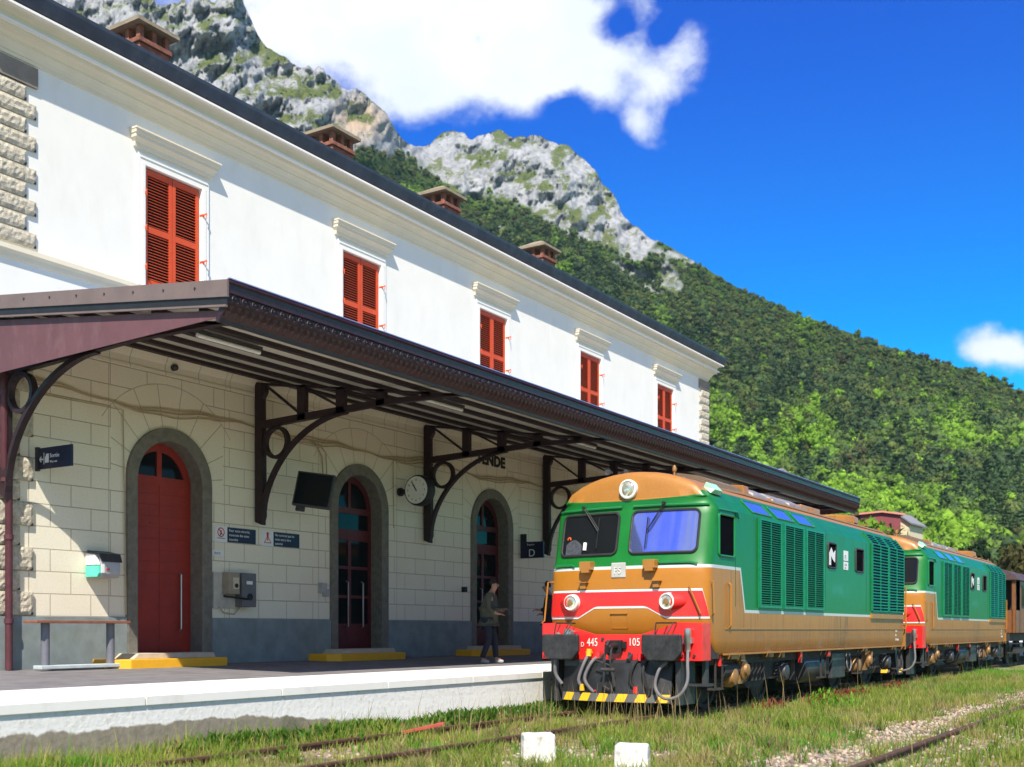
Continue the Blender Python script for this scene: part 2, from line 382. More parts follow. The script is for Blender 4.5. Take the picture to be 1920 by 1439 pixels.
vm = T.sstep(T.math('ADD', T.math('ADD', av, T.math('MULTIPLY', T.math('SUBTRACT', n2, .5), .75)), T.math('MULTIPLY', T.math('SUBTRACT', nz_, .45), .35)), .55, .70)
rc = T.mix(vm, rc, gc)
gl = T.mix(T.sstep(n1, .4, .65), (.04, .08, .015), (.09, .14, .03))
T.l.new(T.mix(at, gl, rc), b.inputs['Base Color'])
bp = T.node('ShaderNodeBump'); bp.inputs['Strength'].default_value = 1.0; bp.inputs['Distance'].default_value = 1.8
T.l.new(T.math('ADD', n3, T.math('MULTIPLY', n2, .5)), bp.inputs['Height']); T.l.new(bp.outputs[0], b.inputs['Normal'])
V = np.stack([WX, WY, Z], -1).reshape(-1, 3)
mo = np_mesh('mountain', V, quads, m, smooth=True, quads=True, attr={'rock': rock.ravel(), 'veg': np.where(rock > .01, veg, 0).ravel(), 'warm': warm.ravel()})
tag(mo, 'grey limestone crags above wooded green slopes', 'mountain', kind='structure')

# ground sheet reaching past the hills
mg = bpy.data.materials.new('ground'); mg.use_nodes = True; T = NT(mg.node_tree); b = T.n['Principled BSDF']; b.inputs['Roughness'].default_value = 1
b.inputs['Specular IOR Level'].default_value = .1
co = T.node('ShaderNodeTexCoord').outputs['Object']
g1 = T.noise(co, .55, 6, .6); g2 = T.noise(co, 22, 5, .7); px_ = T.sep(co)
soil = T.mix(g2, (.18, .14, .09), (.42, .35, .26)); grs = T.mix(g2, (.08, .12, .02), (.21, .25, .06))
T.l.new(T.mix(T.sstep(g1, .38, .6), grs, soil), b.inputs['Base Color'])
bp = T.node('ShaderNodeBump'); bp.inputs['Strength'].default_value = .8; bp.inputs['Distance'].default_value = .03; T.l.new(g2, bp.inputs['Height']); T.l.new(bp.outputs[0], b.inputs['Normal'])
gx = np.concatenate([[-900, -300, -60], np.arange(-16, 8.01, .25), [30, 200, 900]]); gy = np.concatenate([[-400, -60, -10], np.arange(4, 46, .35), [60, 120, 400, 1200]])
GX, GY = np.meshgrid(gx, gy)
def ground_z(x, y):
    z = -.10 + (fbm(x*.9, y*.9, 4, 21)-.5)*.12
    z = np.where((abs(x+2.3) < 2.4), z+.02, z)
    return z
GZ = np.where((abs(GX) < 20) & (GY > 3) & (GY < 46), ground_z(GX, GY), -.12)
idx = np.arange(GX.size).reshape(GX.shape)
gq = np.stack([idx[:-1,:-1], idx[:-1,1:], idx[1:,1:], idx[1:,:-1]], -1).reshape(-1, 4)
tag(np_mesh('ground', np.stack([GX, GY, GZ], -1).reshape(-1, 3), gq, mg, smooth=True, quads=True), 'grassy stony ground along the tracks', 'ground', kind='structure')

# ------------------------------------------------------------------ foliage
mf = bpy.data.materials.new('foliage'); mf.use_nodes = True; T = NT(mf.node_tree); b = T.n['Principled BSDF']; b.inputs['Roughness'].default_value = .8
b.inputs['Specular IOR Level'].default_value = .15
tcol = T.node('ShaderNodeAttribute', attribute_name='tint').outputs['Color']; T.l.new(tcol, b.inputs['Base Color'])
trn = T.node('ShaderNodeBsdfTranslucent'); T.l.new(tcol, trn.inputs['Color']); mxs = T.node('ShaderNodeMixShader'); mxs.inputs[0].default_value = .22
T.l.new(b.outputs[0], mxs.inputs[1]); T.l.new(trn.outputs[0], mxs.inputs[2]); T.l.new(mxs.outputs[0], T.n['Material Output'].inputs['Surface'])
mt = mat('bark', (.10, .075, .055), .95, var=.3, vscale=4)
def ico(sub):
    bm = bmesh.new(); bmesh.ops.create_icosphere(bm, subdivisions=sub, radius=1.0)
    v = np.array([x.co[:] for x in bm.verts]); f = np.array([[q.index for q in p.verts] for p in bm.faces]); bm.free(); return v, f
ICV, ICF = ico(1)
def crown_template(kind, nleaf, seed, size=.30):
    """unit crown, height 1, radius about .5; triangles only; second array is light/dark clump factor"""
    r = np.random.default_rng(seed)
    vs, fs, sh = [], [], []
    if kind == 'broad':
        nb = 7; cs = r.normal(size=(nb, 3)); cs /= np.linalg.norm(cs, axis=1)[:, None]; cs *= r.uniform(.12, .30, (nb, 1)); cs[:, 2] = cs[:, 2]*.9+.52
        rs = r.uniform(.17, .30, nb)
    else:
        nb = 9; hh = np.linspace(.12, .92, nb); rs = (.33*(1-hh)+.04)*r.uniform(.8, 1.2, nb); cs = np.stack([r.normal(0, .03, nb), r.normal(0, .03, nb), hh], 1)
    o = 0
    for c, rr in zip(cs, rs):
        n = r.uniform(-.5, .5, len(ICV))
        v = ICV*rr*(.70+n[:, None]*.75)
        if kind != 'broad': v = v*np.array([1.1, 1.1, .55])
        keep = ICF
        vs.append(v+c); fs.append(keep+o); sh.append(np.full(len(v), r.uniform(.75, 1.05))); o += len(v)
    for i in range(nleaf):
        j = r.integers(nb); d = r.normal(size=3); d /= np.linalg.norm(d); p = cs[j] + d*rs[j]*r.uniform(.8, 1.18)*(np.array([1.25, 1.25, .55]) if kind != 'broad' else 1)
        a = r.normal(size=3); a /= np.linalg.norm(a); bb = np.cross(a, d+r.normal(0, .4, 3)); bb /= np.linalg.norm(bb)+1e-9
        s_ = size*r.uniform(.35, 1)*.42
        vs.append(np.array([p+a*s_, p-a*s_*.6+bb*s_*.8, p-a*s_*.5-bb*s_*.8])); fs.append(np.array([[o, o+1, o+2]])); sh.append(np.full(3, r.uniform(.82, 1.22))); o += 3
    return np.concatenate(vs), np.concatenate(fs), np.concatenate(sh)
TB = [crown_template('broad', 150, 100+i, .24) for i in range(6)]; TCn = [crown_template('con', 150, 200+i, .22) for i in range(3)]
def scatter(name, P, S, kind, tint, temps_b=TB, temps_c=TCn, label=None):
    V, Fc, C = [], [], []; o = 0
    r = np.random.default_rng(5)
    for i in range(len(P)):
        tv, tf, ts_ = (temps_c if kind[i] else temps_b)[r.integers(3 if kind[i] else 6)]
        a = r.uniform(0, 6.28); ca, sa = math.cos(a), math.sin(a)
        q = tv*S[i]
        V.append(np.stack([q[:, 0]*ca-q[:, 1]*sa+P[i, 0], q[:, 0]*sa+q[:, 1]*ca+P[i, 1], q[:, 2]+P[i, 2]], 1)); Fc.append(tf+o); o += len(tv)
        C.append(np.clip(tint[i][None]*ts_[:, None], 0, 1))
    return np_mesh(name, np.concatenate(V), np.concatenate(Fc), mf, attr={'tint': np.concatenate(C)})
# pick places on the slope
NT_ = 18000
gi = RNG.integers(0, nr-14, NT_*6); gj = RNG.integers(0, nc, NT_*6)
Pc = V.reshape(nr, nc, 3)[gi, gj]; rk = rock[gi, gj]; ux = X[gi, gj]; uy = py[gi, gj]; vg = veg[gi, gj]
dist = np.hypot(Pc[:, 0], Pc[:, 1])
ok = (ux > -200) & (ux < 2150) & (uy < 1120) & (uy > -50)
# hidden stretch behind the station roof is thinned out
roofy = .53*(ux-100)
ok &= (uy < roofy+25) | (ux > 1330)
dens = np.where(rk > .5, np.where(vg > .6, .30, .012), 1.0)*np.clip(dist/420., .25, 1.0)
ok &= RNG.random(len(ok)) < dens
sel = np.where(ok)[0][:NT_]
Pc, rk, ux, uy, dist, vg = Pc[sel], rk[sel], ux[sel], uy[sel], dist[sel], vg[sel]
n = len(sel); h = np.clip(RNG.lognormal(1.17, .32, n), 1.8, 6.5)*(1+.25*(uy > 800))*np.where(gi[sel] > nr*.80, .62, 1)*np.where(rk > .5, .45, 1)*np.clip(dist/380, .75, 1.1)
spring = fbm(ux/95., uy/60., 3, 61) + .25*np.clip(1-np.hypot((ux-1480)/330., (uy-890)/140.), 0, 1) + .22*np.clip((uy-880)/150, 0, 1) - .12*np.clip((760-uy)/160, 0, 1)
rr = RNG.random(n)
kind = (gi[sel] < nr*.78) & (rr > (.88-.35*(fbm(ux/60., uy/40., 3, 8) > .56))) & (spring < .60)
DG = np.array([.050, .084, .032]); MG = np.array([.092, .145, .034]); LG = np.array([.17, .30, .03]); BR = np.array([.085, .070, .035]); OL = np.array([.10, .13, .036])
tint = np.empty((n, 3))
for i in range(n):
    s_ = spring[i] + RNG.normal(0, .085)
    c = DG if kind[i] else (LG if s_ > .685 else (np.array([.125, .22, .03]) if s_ > .63 else (MG if s_ > .50 else (OL if RNG.random() < .5 else DG*1.2))))
    if RNG.random() < (.05 if uy[i] > 640 else .012): c = LG
    if not kind[i] and s_ < .55 and RNG.random() < .07: c = BR*np.array([.8, 1.0, .8])
    tint[i] = c*(1+.25*min(1, max(0, (uy[i]-700)/200)))*RNG.uniform(.78, 1.25); h[i] *= 1.35 if kind[i] else 1
fo = scatter('forest', Pc-np.array([0, 0, .6]), h, kind, tint)
tag(fo, 'mixed spring woodland covering the mountain slope', 'forest', kind='stuff')

def tree(label, group, R, Fw, z, h, w, kindc, tint, seed, name, cat='tree'):
    x, y = view(R, Fw); t = empty(name, (x, y, z), label, cat, group)
    tv, tf, ts_ = crown_template('con' if kindc else 'broad', 1500, seed, .13)
    q = tv*np.array([w*1.25, w*1.25, h]) + np.array([0, 0, h*.06])
    o = np_mesh('crown', q, tf, mf, attr={'tint': np.clip(np.array(tint)[None]*ts_[:, None], 0, 1)}, parent=t)
    mb = MB(); mb.tube([(x, y, z-.5), (x+.05*h*.1, y, z+h*.35), (x, y, z+h*.7)], [h*.030, h*.022, h*.008], 7)
    r = random.Random(seed)
    for k in range(5):
        a = r.uniform(0, 6.28); z0 = z+h*(.25+.09*k); mb.tube([(x, y, z0), (x+math.cos(a)*w*.3, y+math.sin(a)*w*.3, z0+h*.12)], [h*.012, h*.004], 5)
    mb.build('trunk', mt, t)
    return t
def at_px(x, Fw): return (x-960)/2150.*Fw
GD = 'dark conifers behind the second locomotive'; GLt = 'bright green trees at the foot of the slope'
for i, (x, F_, h_, w_, k_, c_, lb) in enumerate([
    (1792, 106, 10.2, 5.2, 0, (.022,.045,.016), 'dark bushy conifer beside the grey roofed end of the house'),
    (1838, 103, 9.6, 4.4, 1, (.020,.042,.016), 'pointed dark conifer between two bushier dark trees'),
    (1872, 108, 9.0, 5.0, 0, (.026,.046,.018), 'dark rounded conifer above the cab of the second locomotive'),
    (1912, 100, 9.2, 6.0, 0, (.075,.070,.022), 'olive brown spreading pine at the right edge of the view'),
    (1950, 104, 8.0, 5.0, 0, (.05,.07,.02), 'olive tree just past the right edge above the carriage'),
    (1905, 78, 4.0, 4.2, 0, (.13,.26,.02), 'small light green bush low above the brown carriage roof'),
    (1745, 112, 9.0, 6.0, 0, (.13,.24,.02), 'bright green round tree right behind the small house'),
    (1690, 120, 11.5, 7.5, 0, (.11,.20,.02), 'broad yellow green tree above the pink roof'),
    (1630, 118, 12.5, 8.0, 0, (.12,.23,.02), 'tall bright green tree above the end of the canopy'),
    (1575, 122, 13.0, 8.0, 0, (.07,.16,.02), 'mid green tree over the far tip of the canopy'),
    (1505, 124, 14.0, 8.0, 0, (.06,.14,.03), 'bluish green tree standing over the canopy edge'),
    (1380, 118, 19.0, 8.0, 0, (.12,.24,.015), 'tall vivid green tree next to the far corner of the station'),
    (1425, 128, 16.5, 7.0, 0, (.10,.20,.02), 'leafy green tree second from the station corner'),
    (1340, 112, 16.0, 5.5, 0, (.05,.085,.02), 'olive green tree close against the far station corner'),
    ]):
    tree(lb, GD if i < 5 else GLt, at_px(x, F_), F_, -.5, h_, w_, k_, c_, 300+i, 'conifer' if i in (0,1,2) else ('bush' if i == 5 else 'leafy_tree'), 'bush' if i == 5 else 'tree')
# ================================================================== station building
WX_ = -15.0; BY0, BY1 = 9.76, 36.0; BX1 = -25.0
BAYS = [13.07+4.87*i for i in range(5)]           # door axes
WINY = [13.15+4.86*i for i in range(5)]           # upper window axes
ZF = .68                                          # platform level at the wall
st = empty('station_building', (-20, 22.9, ZF), 'long two storey white railway station with red shutters and arched doors', 'building')

# plaster of the ground floor: ashlar joints and voussoirs round each arch
ma = bpy.data.materials.new('ashlar_wall'); ma.use_nodes = True; T = NT(ma.node_tree); b = T.n['Principled BSDF']; b.inputs['Roughness'].default_value = .9
P = T.sep(T.node('ShaderNodeNewGeometry').outputs['Position']); Yw, Zw = P[1], P[2]
yl = T.math('SUBTRACT', T.math('MODULO', T.math('ADD', T.math('SUBTRACT', Yw, 13.07), 2.435+48.7), 4.87), 2.435); ay = T.math('ABSOLUTE', yl)
zl = T.math('SUBTRACT', Zw, 3.70)
def line(v, w=.009): return T.sstep(T.math('ABSOLUTE', v), w*.4, w, 1, 0)
def near_mult(v, per): # distance to nearest multiple
    return T.math('MULTIPLY', T.math('SUBTRACT', T.math('FRACT', T.math('ADD', T.math('DIVIDE', v, per), .5)), .5), per)
zr = T.math('SUBTRACT', Zw, 1.46); row = T.math('FLOOR', T.math('DIVIDE', zr, .333))
hor = line(near_mult(zr, .333))
sh_ = T.math('MULTIPLY', T.math('MODULO', row, 2.0), .36)
ver = line(near_mult(T.math('ADD', Yw, sh_), .72))
ashlar = T.math('MAXIMUM', hor, ver)
ang = T.math('ARCTAN2', zl, ay); rad_ = T.math('SQRT', T.math('ADD', T.math('MULTIPLY', ay, ay), T.math('MULTIPLY', zl, zl)))
inarch = T.math('MULTIPLY', T.math('GREATER_THAN', zl, .02), T.math('LESS_THAN', rad_, 1.62))
inarch = T.math('MULTIPLY', inarch, T.math('LESS_THAN', ay, 1.18))
aa = near_mult(T.math('ADD', ang, .16), .3142)
vous = line(T.math('MULTIPLY', aa, rad_))
edge_ = T.math('MAXIMUM', line(T.math('SUBTRACT', ay, 1.22)), T.math('MULTIPLY', line(T.math('SUBTRACT', rad_, 1.62)), T.math('GREATER_THAN', zl, .9)))
j = T.math('ADD', T.math('MULTIPLY', ashlar, T.math('SUBTRACT', 1, inarch)), T.math('MULTIPLY', vous, inarch), clamp=True)
j = T.math('MAXIMUM', j, T.math('MULTIPLY', edge_, .8))
co = T.node('ShaderNodeTexCoord').outputs['Object']; nn = T.noise(co, 1.6, 7, .65); nf = T.noise(co, 30, 4, .6)
base = T.mix(nn, (.75, .69, .55), (.80, .75, .63)); base = T.mix(T.math('MULTIPLY', T.sstep(nf, .45, .7), .22), base, (.55, .48, .36))
pinkish = T.sstep(T.noise(co, .5, 3, .5), .45, .7)
base = T.mix(T.math('MULTIPLY', pinkish, .22), base, (.66, .50, .38))
T.l.new(T.mix(T.math('MULTIPLY', j, .58), base, (.20, .15, .085)), b.inputs['Base Color'])
bp = T.node('ShaderNodeBump'); bp.inputs['Strength'].default_value = .7; bp.inputs['Distance'].default_value = .012
T.l.new(T.math('SUBTRACT', T.math('MULTIPLY', nf, .25), j), bp.inputs['Height']); T.l.new(bp.outputs[0], b.inputs['Normal'])

OW, OZ = .68, 3.70                               # opening half width, springing height
def arch_pts(R, n=24): return [(R*math.cos(math.pi*k/n), OZ+R*math.sin(math.pi*k/n)) for k in range(n+1)]
lw = MB(); ZT = 5.9
prev = BY0
for yc in BAYS:
    lw.add([(WX_, prev, 0), (WX_, yc-OW, 0), (WX_, yc-OW, ZT), (WX_, prev, ZT)], [(0,1,2,3)])
    pts = [(yc+a, z) for a, z in arch_pts(OW)]
    for k in range(len(pts)-1):
        (a0, z0), (a1, z1) = pts[k], pts[k+1]
        lw.add([(WX_, a0, z0), (WX_, a1, z1), (WX_, a1, ZT), (WX_, a0, ZT)], [(0,1,2,3)])
    prev = yc+OW
lw.add([(WX_, prev, 0), (WX_, BY1, 0), (WX_, BY1, ZT), (WX_, prev, ZT)], [(0,1,2,3)])
lw.build('lower_wall', ma, st)
uw = MB()
for (x0, y0, x1, y1) in [(WX_, BY1, BX1, BY1), (BX1, BY1, BX1, BY0), (BX1, BY0, WX_, BY0)]:
    uw.add([(x0, y0, 0), (x1, y1, 0), (x1, y1, 9.6), (x0, y0, 9.6)], [(0,1,2,3)])
# upper front wall with window recesses
SHZ0, SHZ1, SHW = 6.86, 8.80, .60
prev = BY0
for yc in WINY:
    uw.add([(WX_, prev, ZT), (WX_, yc-SHW, ZT), (WX_, yc-SHW, 9.6), (WX_, prev, 9.6)], [(0,1,2,3)])
    uw.add([(WX_, yc-SHW, ZT), (WX_, yc+SHW, ZT), (WX_, yc+SHW, SHZ0), (WX_, yc-SHW, SHZ0)], [(0,1,2,3)])
    uw.add([(WX_, yc-SHW, SHZ1), (WX_, yc+SHW, SHZ1), (WX_, yc+SHW, 9.6), (WX_, yc-SHW, 9.6)], [(0,1,2,3)])
    for y, z0, z1 in ((yc-SHW, SHZ0, SHZ1), (yc+SHW, SHZ0, SHZ1)):
        uw.add([(WX_, y, z0), (WX_, y, z1), (WX_-.16, y, z1), (WX_-.16, y, z0)], [(0,1,2,3)])
    for z in (SHZ0, SHZ1): uw.add([(WX_, yc-SHW, z), (WX_, yc+SHW, z), (WX_-.16, yc+SHW, z), (WX_-.16, yc-SHW, z)], [(0,1,2,3)])
    uw.add([(WX_-.16, yc-SHW, SHZ0), (WX_-.16, yc+SHW, SHZ0), (WX_-.16, yc+SHW, SHZ1), (WX_-.16, yc-SHW, SHZ1)], [(0,1,2,3)])
    prev = yc+SHW
uw.add([(WX_, prev, ZT), (WX_, BY1, ZT), (WX_, BY1, 9.6), (WX_, prev, 9.6)], [(0,1,2,3)])
uw.build('upper_wall', M_WHITE, st)
RB = (BX1, WX_, BY0, BY1)
MB().ring([(0,9.56),(.02,9.57),(.02,9.62),(.035,9.625),(.05,9.68),(.085,9.73),(.10,9.74),(.10,9.77),(.12,9.775),(.15,9.82),(.22,9.84),(.23,9.84),(.23,9.895),(.24,9.90),(.24,9.93),(.235,9.935),(.24,10.02),(.27,10.06),(.33,10.09),(.34,10.10),(.34,10.15),(.28,10.16)], *RB).build('cornice', M_TRIM, st)
for z_, o_ in ((9.895, .30), (10.10, .41)): MB().ring([(o_-.08,z_),(o_,z_),(o_,z_+.036),(o_-.08,z_+.042)], *RB).build('cornice_lip', M_TRIMW, st)
MB().ring([(.30,10.165),(.39,10.172),(.43,10.22),(.48,10.34),(.49,10.39),(.46,10.40),(.2,10.46)], *RB).build('gutter', M_SLATE, st)
rf = MB(); o = .4
rf.add([(WX_+o, BY0-o, 10.30), (WX_+o, BY1+o, 10.30), (BX1-o, BY1+o, 10.30), (BX1-o, BY0-o, 10.30), (-20, BY0+5, 12.2), (-20, BY1-5, 12.2)], [(0,1,5,4), (2,3,4,5), (1,2,5), (3,0,4)])
roof = rf.build('roof', M_ROOF, st)
MB().ring([(0,6.62),(.03,6.64),(.05,6.70),(.09,6.74),(.09,6.81),(0,6.83)], *RB).build('string_course', M_TRIM, st)
MB().ring([(0,5.46),(.035,5.47),(.035,5.52),(.015,5.53),(.02,5.64),(.06,5.70),(.10,5.78),(.12,5.79),(.12,5.86),(0,5.88)], *RB).build('lower_moulding', ma, st)
# small dentil line under the upper cornice
# windows
def window(yc):
    w = MB(); x = WX_
    for s_ in (-1, 1):
        a, c_ = sorted((yc+s_*SHW, yc+s_*(SHW+.15))); w.box(x, x+.03, a, c_, SHZ0-.02, SHZ1)
        a, c_ = sorted((yc+s_*(SHW+.02), yc+s_*(SHW+.08))); w.box(x+.03, x+.038, a, c_, SHZ0-.02, SHZ1+.02)
    w.box(x, x+.03, yc-SHW-.15, yc+SHW+.15, SHZ1, SHZ1+.17)
    w.box(x+.03, x+.042, yc-SHW-.12, yc+SHW+.12, SHZ1+.10, SHZ1+.13)
    f = w.build('window', M_TRIMW, st)
    hd = MB(); y0, y1 = yc-.80, yc+.80
    prof = [(0,9.03),(.05,9.04),(.06,9.10),(.105,9.15),(.13,9.16),(.13,9.21),(.155,9.22),(.165,9.27),(.18,9.275),(.18,9.30),(0,9.315)]
    vs = []
    for o_, z in prof: vs += [(x, y0-o_*.6, z), (x+o_, y0-o_*.6, z), (x+o_, y1+o_*.6, z), (x, y1+o_*.6, z)]
    fs = [(4*i+k, 4*i+k+1, 4*i+5+k, 4*i+4+k) for i in range(len(prof)-1) for k in range(3)] + [(0,1,2,3), tuple(4*(len(prof)-1)+k for k in range(4))]
    hd.add(vs, fs); hd.build('window_hood', M_TRIM, f)
    sx = x-.05
    for s_ in (-1, 1):
        y0, y1 = (yc-.575, yc-.006) if s_ < 0 else (yc+.006, yc+.575)
        sh = MB(); z0, z1 = SHZ0+.02, SHZ1-.02; zm = 7.80
        for (a, c_) in ((y0, y0+.065), (y1-.065, y1)): sh.box(sx-.02, sx+.02, a, c_, z0, z1)
        for (a, c_) in ((z0, z0+.10), (zm-.05, zm+.05), (z1-.10, z1)): sh.box(sx-.018, sx+.018, y0+.065, y1-.065, a, c_)
        for (a, c_) in ((z0+.10, zm-.05), (zm+.05, z1-.10)):
            nn_ = int((c_-a)/.0475); st_ = (c_-a)/nn_
            for k in range(nn_):
                z = a+(k+.5)*st_
                sh.cbox((sx, (y0+y1)/2, z), (.040, y1-y0-.13, .009), Matrix.Rotation(rad(31), 3, 'Y'))
        so_ = sh.build('shutter', M_SHUT, f)
        MB().box(sx-.034, sx-.028, y0+.02, y1-.02, z0+.03, z1-.03).build('shade_backing', M_BLACK, so_)  # black sheet added as the shade between the slats
    for s_ in (-1, 1):
        for z in (7.15, 7.78 if s_ < 0 else 7.55, 8.35):
            hk = MB(); yh = yc+s_*.61; hk.box(x-.03, x+.05, yh-.012, yh+.012, z-.02, z+.02)
            hk.bar((x+.05, yh, z), (x+.10, yh+s_*.03, z+.03), .015, .02); hk.bar((x+.10, yh+s_*.03, z+.03), (x+.09, yh+s_*.02, z-.06), .012, .012); hk.build('shutter_hinge', M_SHUT, f)
for y in WINY: window(y)
# doors
def door(yc, glazed, k):
    sr = MB(); x = WX_; inn = [(a, z) for a, z in arch_pts(OW)]; out = [(a, z) for a, z in arch_pts(.90)]
    inn = [(OW, ZF)]+inn+[(-OW, ZF)]; out = [(.90, ZF)]+out+[(-.90, ZF)]
    vs = []; N = len(inn)
    for (a, z), (c_, d) in zip(inn, out): vs += [(x-.3, yc+a, z), (x+.035, yc+a, z), (x+.05, yc+a*1.04, z), (x+.05, yc+c_*.985, d), (x, yc+c_, d)]
    fs = [(5*i+q, 5*i+q+1, 5*i+6+q, 5*i+5+q) for i in range(N-1) for q in range(4)]
    sr.add(vs, fs); d_ = sr.build('door', M_SURR, st)
    if k == 0: d_['label'] = 'arched doorway with closed solid dark red board door'
    dx = x-.26
    fan = [(yc+a*.985, z) for a, z in arch_pts(OW)]
    if not glazed:
        lf = MB(); zt = 3.72
        for s_ in (-1, 1):
            y0, y1 = (yc-OW, yc-.004) if s_ < 0 else (yc+.004, yc+OW)
            nb = 16
            for q in range(nb):
                z0 = ZF+.03+(zt-ZF-.03)*q/nb; z1 = ZF+.03+(zt-ZF-.03)*(q+1)/nb-.006; lf.box(dx-.04, dx, y0, y1, z0, z1)
            lf.box(dx-.05, dx-.01, y0, y1, ZF+.03, zt)
        lf.box(dx, dx+.012, yc-.2, yc+.2, 3.02, 3.05)
        lf.build('door_leaf', M_DOOR, d_)
        h = MB(); h.tube([(dx+.02, yc+.42, 1.25), (dx+.06, yc+.42, 1.27), (dx+.06, yc+.42, 2.20), (dx+.02, yc+.42, 2.22)], .016, 8); h.build('handle', M_STEEL, d_)
        ff = MB(); n_ = 24
        o_, i_ = [(a*.985, z) for a, z in arch_pts(OW)], [(a, OZ+(z-OZ)) for a, z in arch_pts(.54)]
        vs = []
        for (a, z), (c_, e) in zip(o_, i_): vs += [(dx-.04, yc+a, z), (dx+.005, yc+a, z), (dx+.005, yc+c_, e+.0), (dx-.04, yc+c_, e)]
        ff.add(vs, [(4*i+q, 4*i+(q+1)%4, 4*i+4+(q+1)%4, 4*i+4+q) for i in range(n_) for q in range(4)])
        ff.box(dx-.04, dx+.006, yc-.05, yc+.05, OZ, OZ+.56); ff.box(dx-.042, dx+.007, yc-OW, yc+OW, OZ-.02, OZ+.12)
        ff.build('fanlight_frame', M_DOOR, d_)
        g = MB(); g.add([(dx-.025, yc+a, z) for a, z in arch_pts(.56)], [tuple(range(25))]); g.build('pane', M_GLASSD, d_)
    else:
        fr = MB(); z0 = ZF+.03
        def b_(ya, yb, za, zb, pr=0): fr.box(dx-.04, dx+pr, yc+ya, yc+yb, za, zb)
        b_(-OW, -OW+.09, z0, OZ, .004); b_(OW-.09, OW, z0, OZ, .004); b_(-.05, .05, z0, 3.25, .002)
        b_(-OW+.09, -.05, z0, 1.35); b_(.05, OW-.09, z0, 1.35)
        for z in (1.35, 1.93, 2.52, 3.10): b_(-OW+.09, -.05, z-.03, z+.03, .001); b_(.05, OW-.09, z-.03, z+.03, .001)
        b_(-OW+.09, OW-.09, 3.13, 3.30, .006); b_(-OW+.09, OW-.09, 3.62, 3.74, .006); b_(-.04, .04, 3.74, OZ+.58, .003)
        o_, i_ = [(a*.985, z) for a, z in arch_pts(OW)], arch_pts(.56)
        vs = []
        for (a, z), (c_, e) in zip(o_, i_): vs += [(dx-.04, yc+a, z), (dx+.005, yc+a, z), (dx+.005, yc+c_, e), (dx-.04, yc+c_, e)]
        fr.add(vs, [(4*i+q, 4*i+(q+1)%4, 4*i+4+(q+1)%4, 4*i+4+q) for i in range(24) for q in range(4)])
        fr.build('door_frame', M_DOOR2, d_)
        for (ya, yb) in ((-OW+.09, -.05), (.05, OW-.09)):
            for (za, zb) in ((1.38, 1.90), (1.96, 2.49), (2.55, 3.07)):
                MB().box(dx-.03, dx-.02, yc+ya, yc+yb, za, zb).build('pane', M_GLASSD, d_)
        MB().box(dx-.03, dx-.02, yc-OW+.09, yc+OW-.09, 3.30, 3.62).build('pane', M_GLASSD, d_)
        g = MB(); g.add([(dx-.025, yc+a, z) for a, z in arch_pts(.57)], [tuple(range(25))]); g.build('pane', M_GLASSD, d_)
        for yy in (-.12, .35):
            h = MB(); h.tube([(dx+.02, yc+yy, 1.30), (dx+.07, yc+yy, 1.32), (dx+.07, yc+yy, 2.22), (dx+.02, yc+yy, 2.24)], .016, 8); h.build('handle', M_STEEL, d_)
for i, y in enumerate(BAYS): door(y, i > 0, i)
# plinth between the doors
segs = [BY0] + [v for y in BAYS for v in (y-.90, y+.90)] + [BY1]
for a, c_ in zip(segs[0::2], segs[1::2]): MB().box(WX_-.02, WX_+.04, a, c_, 0, 1.455).build('plinth', M_PLINTH, st)
# quoins
q = None
def stone(_, x0, x1, y0, y1, z0, z1, seed):
    mb = MB(); r = random.Random(seed); ny, nz = max(2, int((y1-y0)/.045)), max(2, int((z1-z0)/.045)); vs = []; fs = []
    for i in range(nz+1):
        for j in range(ny+1):
            e = min(i, nz-i, j, ny-j); d = 0 if e == 0 else .010+r.uniform(0, .016)
            vs.append((x1+d, y0+(y1-y0)*j/ny, z0+(z1-z0)*i/nz))
    for i in range(nz):
        for j in range(ny): a = i*(ny+1)+j; fs.append((a, a+1, a+ny+2, a+ny+1))
    mb.add(vs, fs); mb.box(x0, x1, y0, y1, z0, z1); mb.build('quoin_stone', M_QUOIN, st)
for end in (0, 1):
    for k in range(11):
        z0 = 6.86+.2365*k; w_ = .78 if k % 2 == 0 else .62
        if k == 10: MB().box(WX_-.3, WX_+.05, *( (BY0-.03, BY0+.80) if end == 0 else (BY1-.80, BY1+.03)), z0+.01, z0+.30).build('quoin_cap', mat('quoin_cap_stone', (.24, .205, .17), .9, var=.15), st); continue
        a, c_ = (BY0-.03, BY0+w_) if end == 0 else (BY1-w_, BY1+.03)
        stone(q, WX_-.3, WX_+.032, a, c_, z0+.012, z0+.225, 10*k+end)
    for k in range(7):
        z0 = 1.47+.333*2*k*.98
        if z0 > 5.2: continue
        a, c_ = (BY0-.03, BY0+.72) if end == 0 else (BY1-.72, BY1+.03); stone(q, WX_-.3, WX_+.045, a, c_, z0+.01, z0+.345, 50+k+end)
        a, c_ = (BY0-.03, BY0+.50) if end == 0 else (BY1-.50, BY1+.03)
        if z0 < 4.9: stone(q, WX_-.3, WX_+.05, a, c_, z0+.365, z0+.64, 80+k+end)
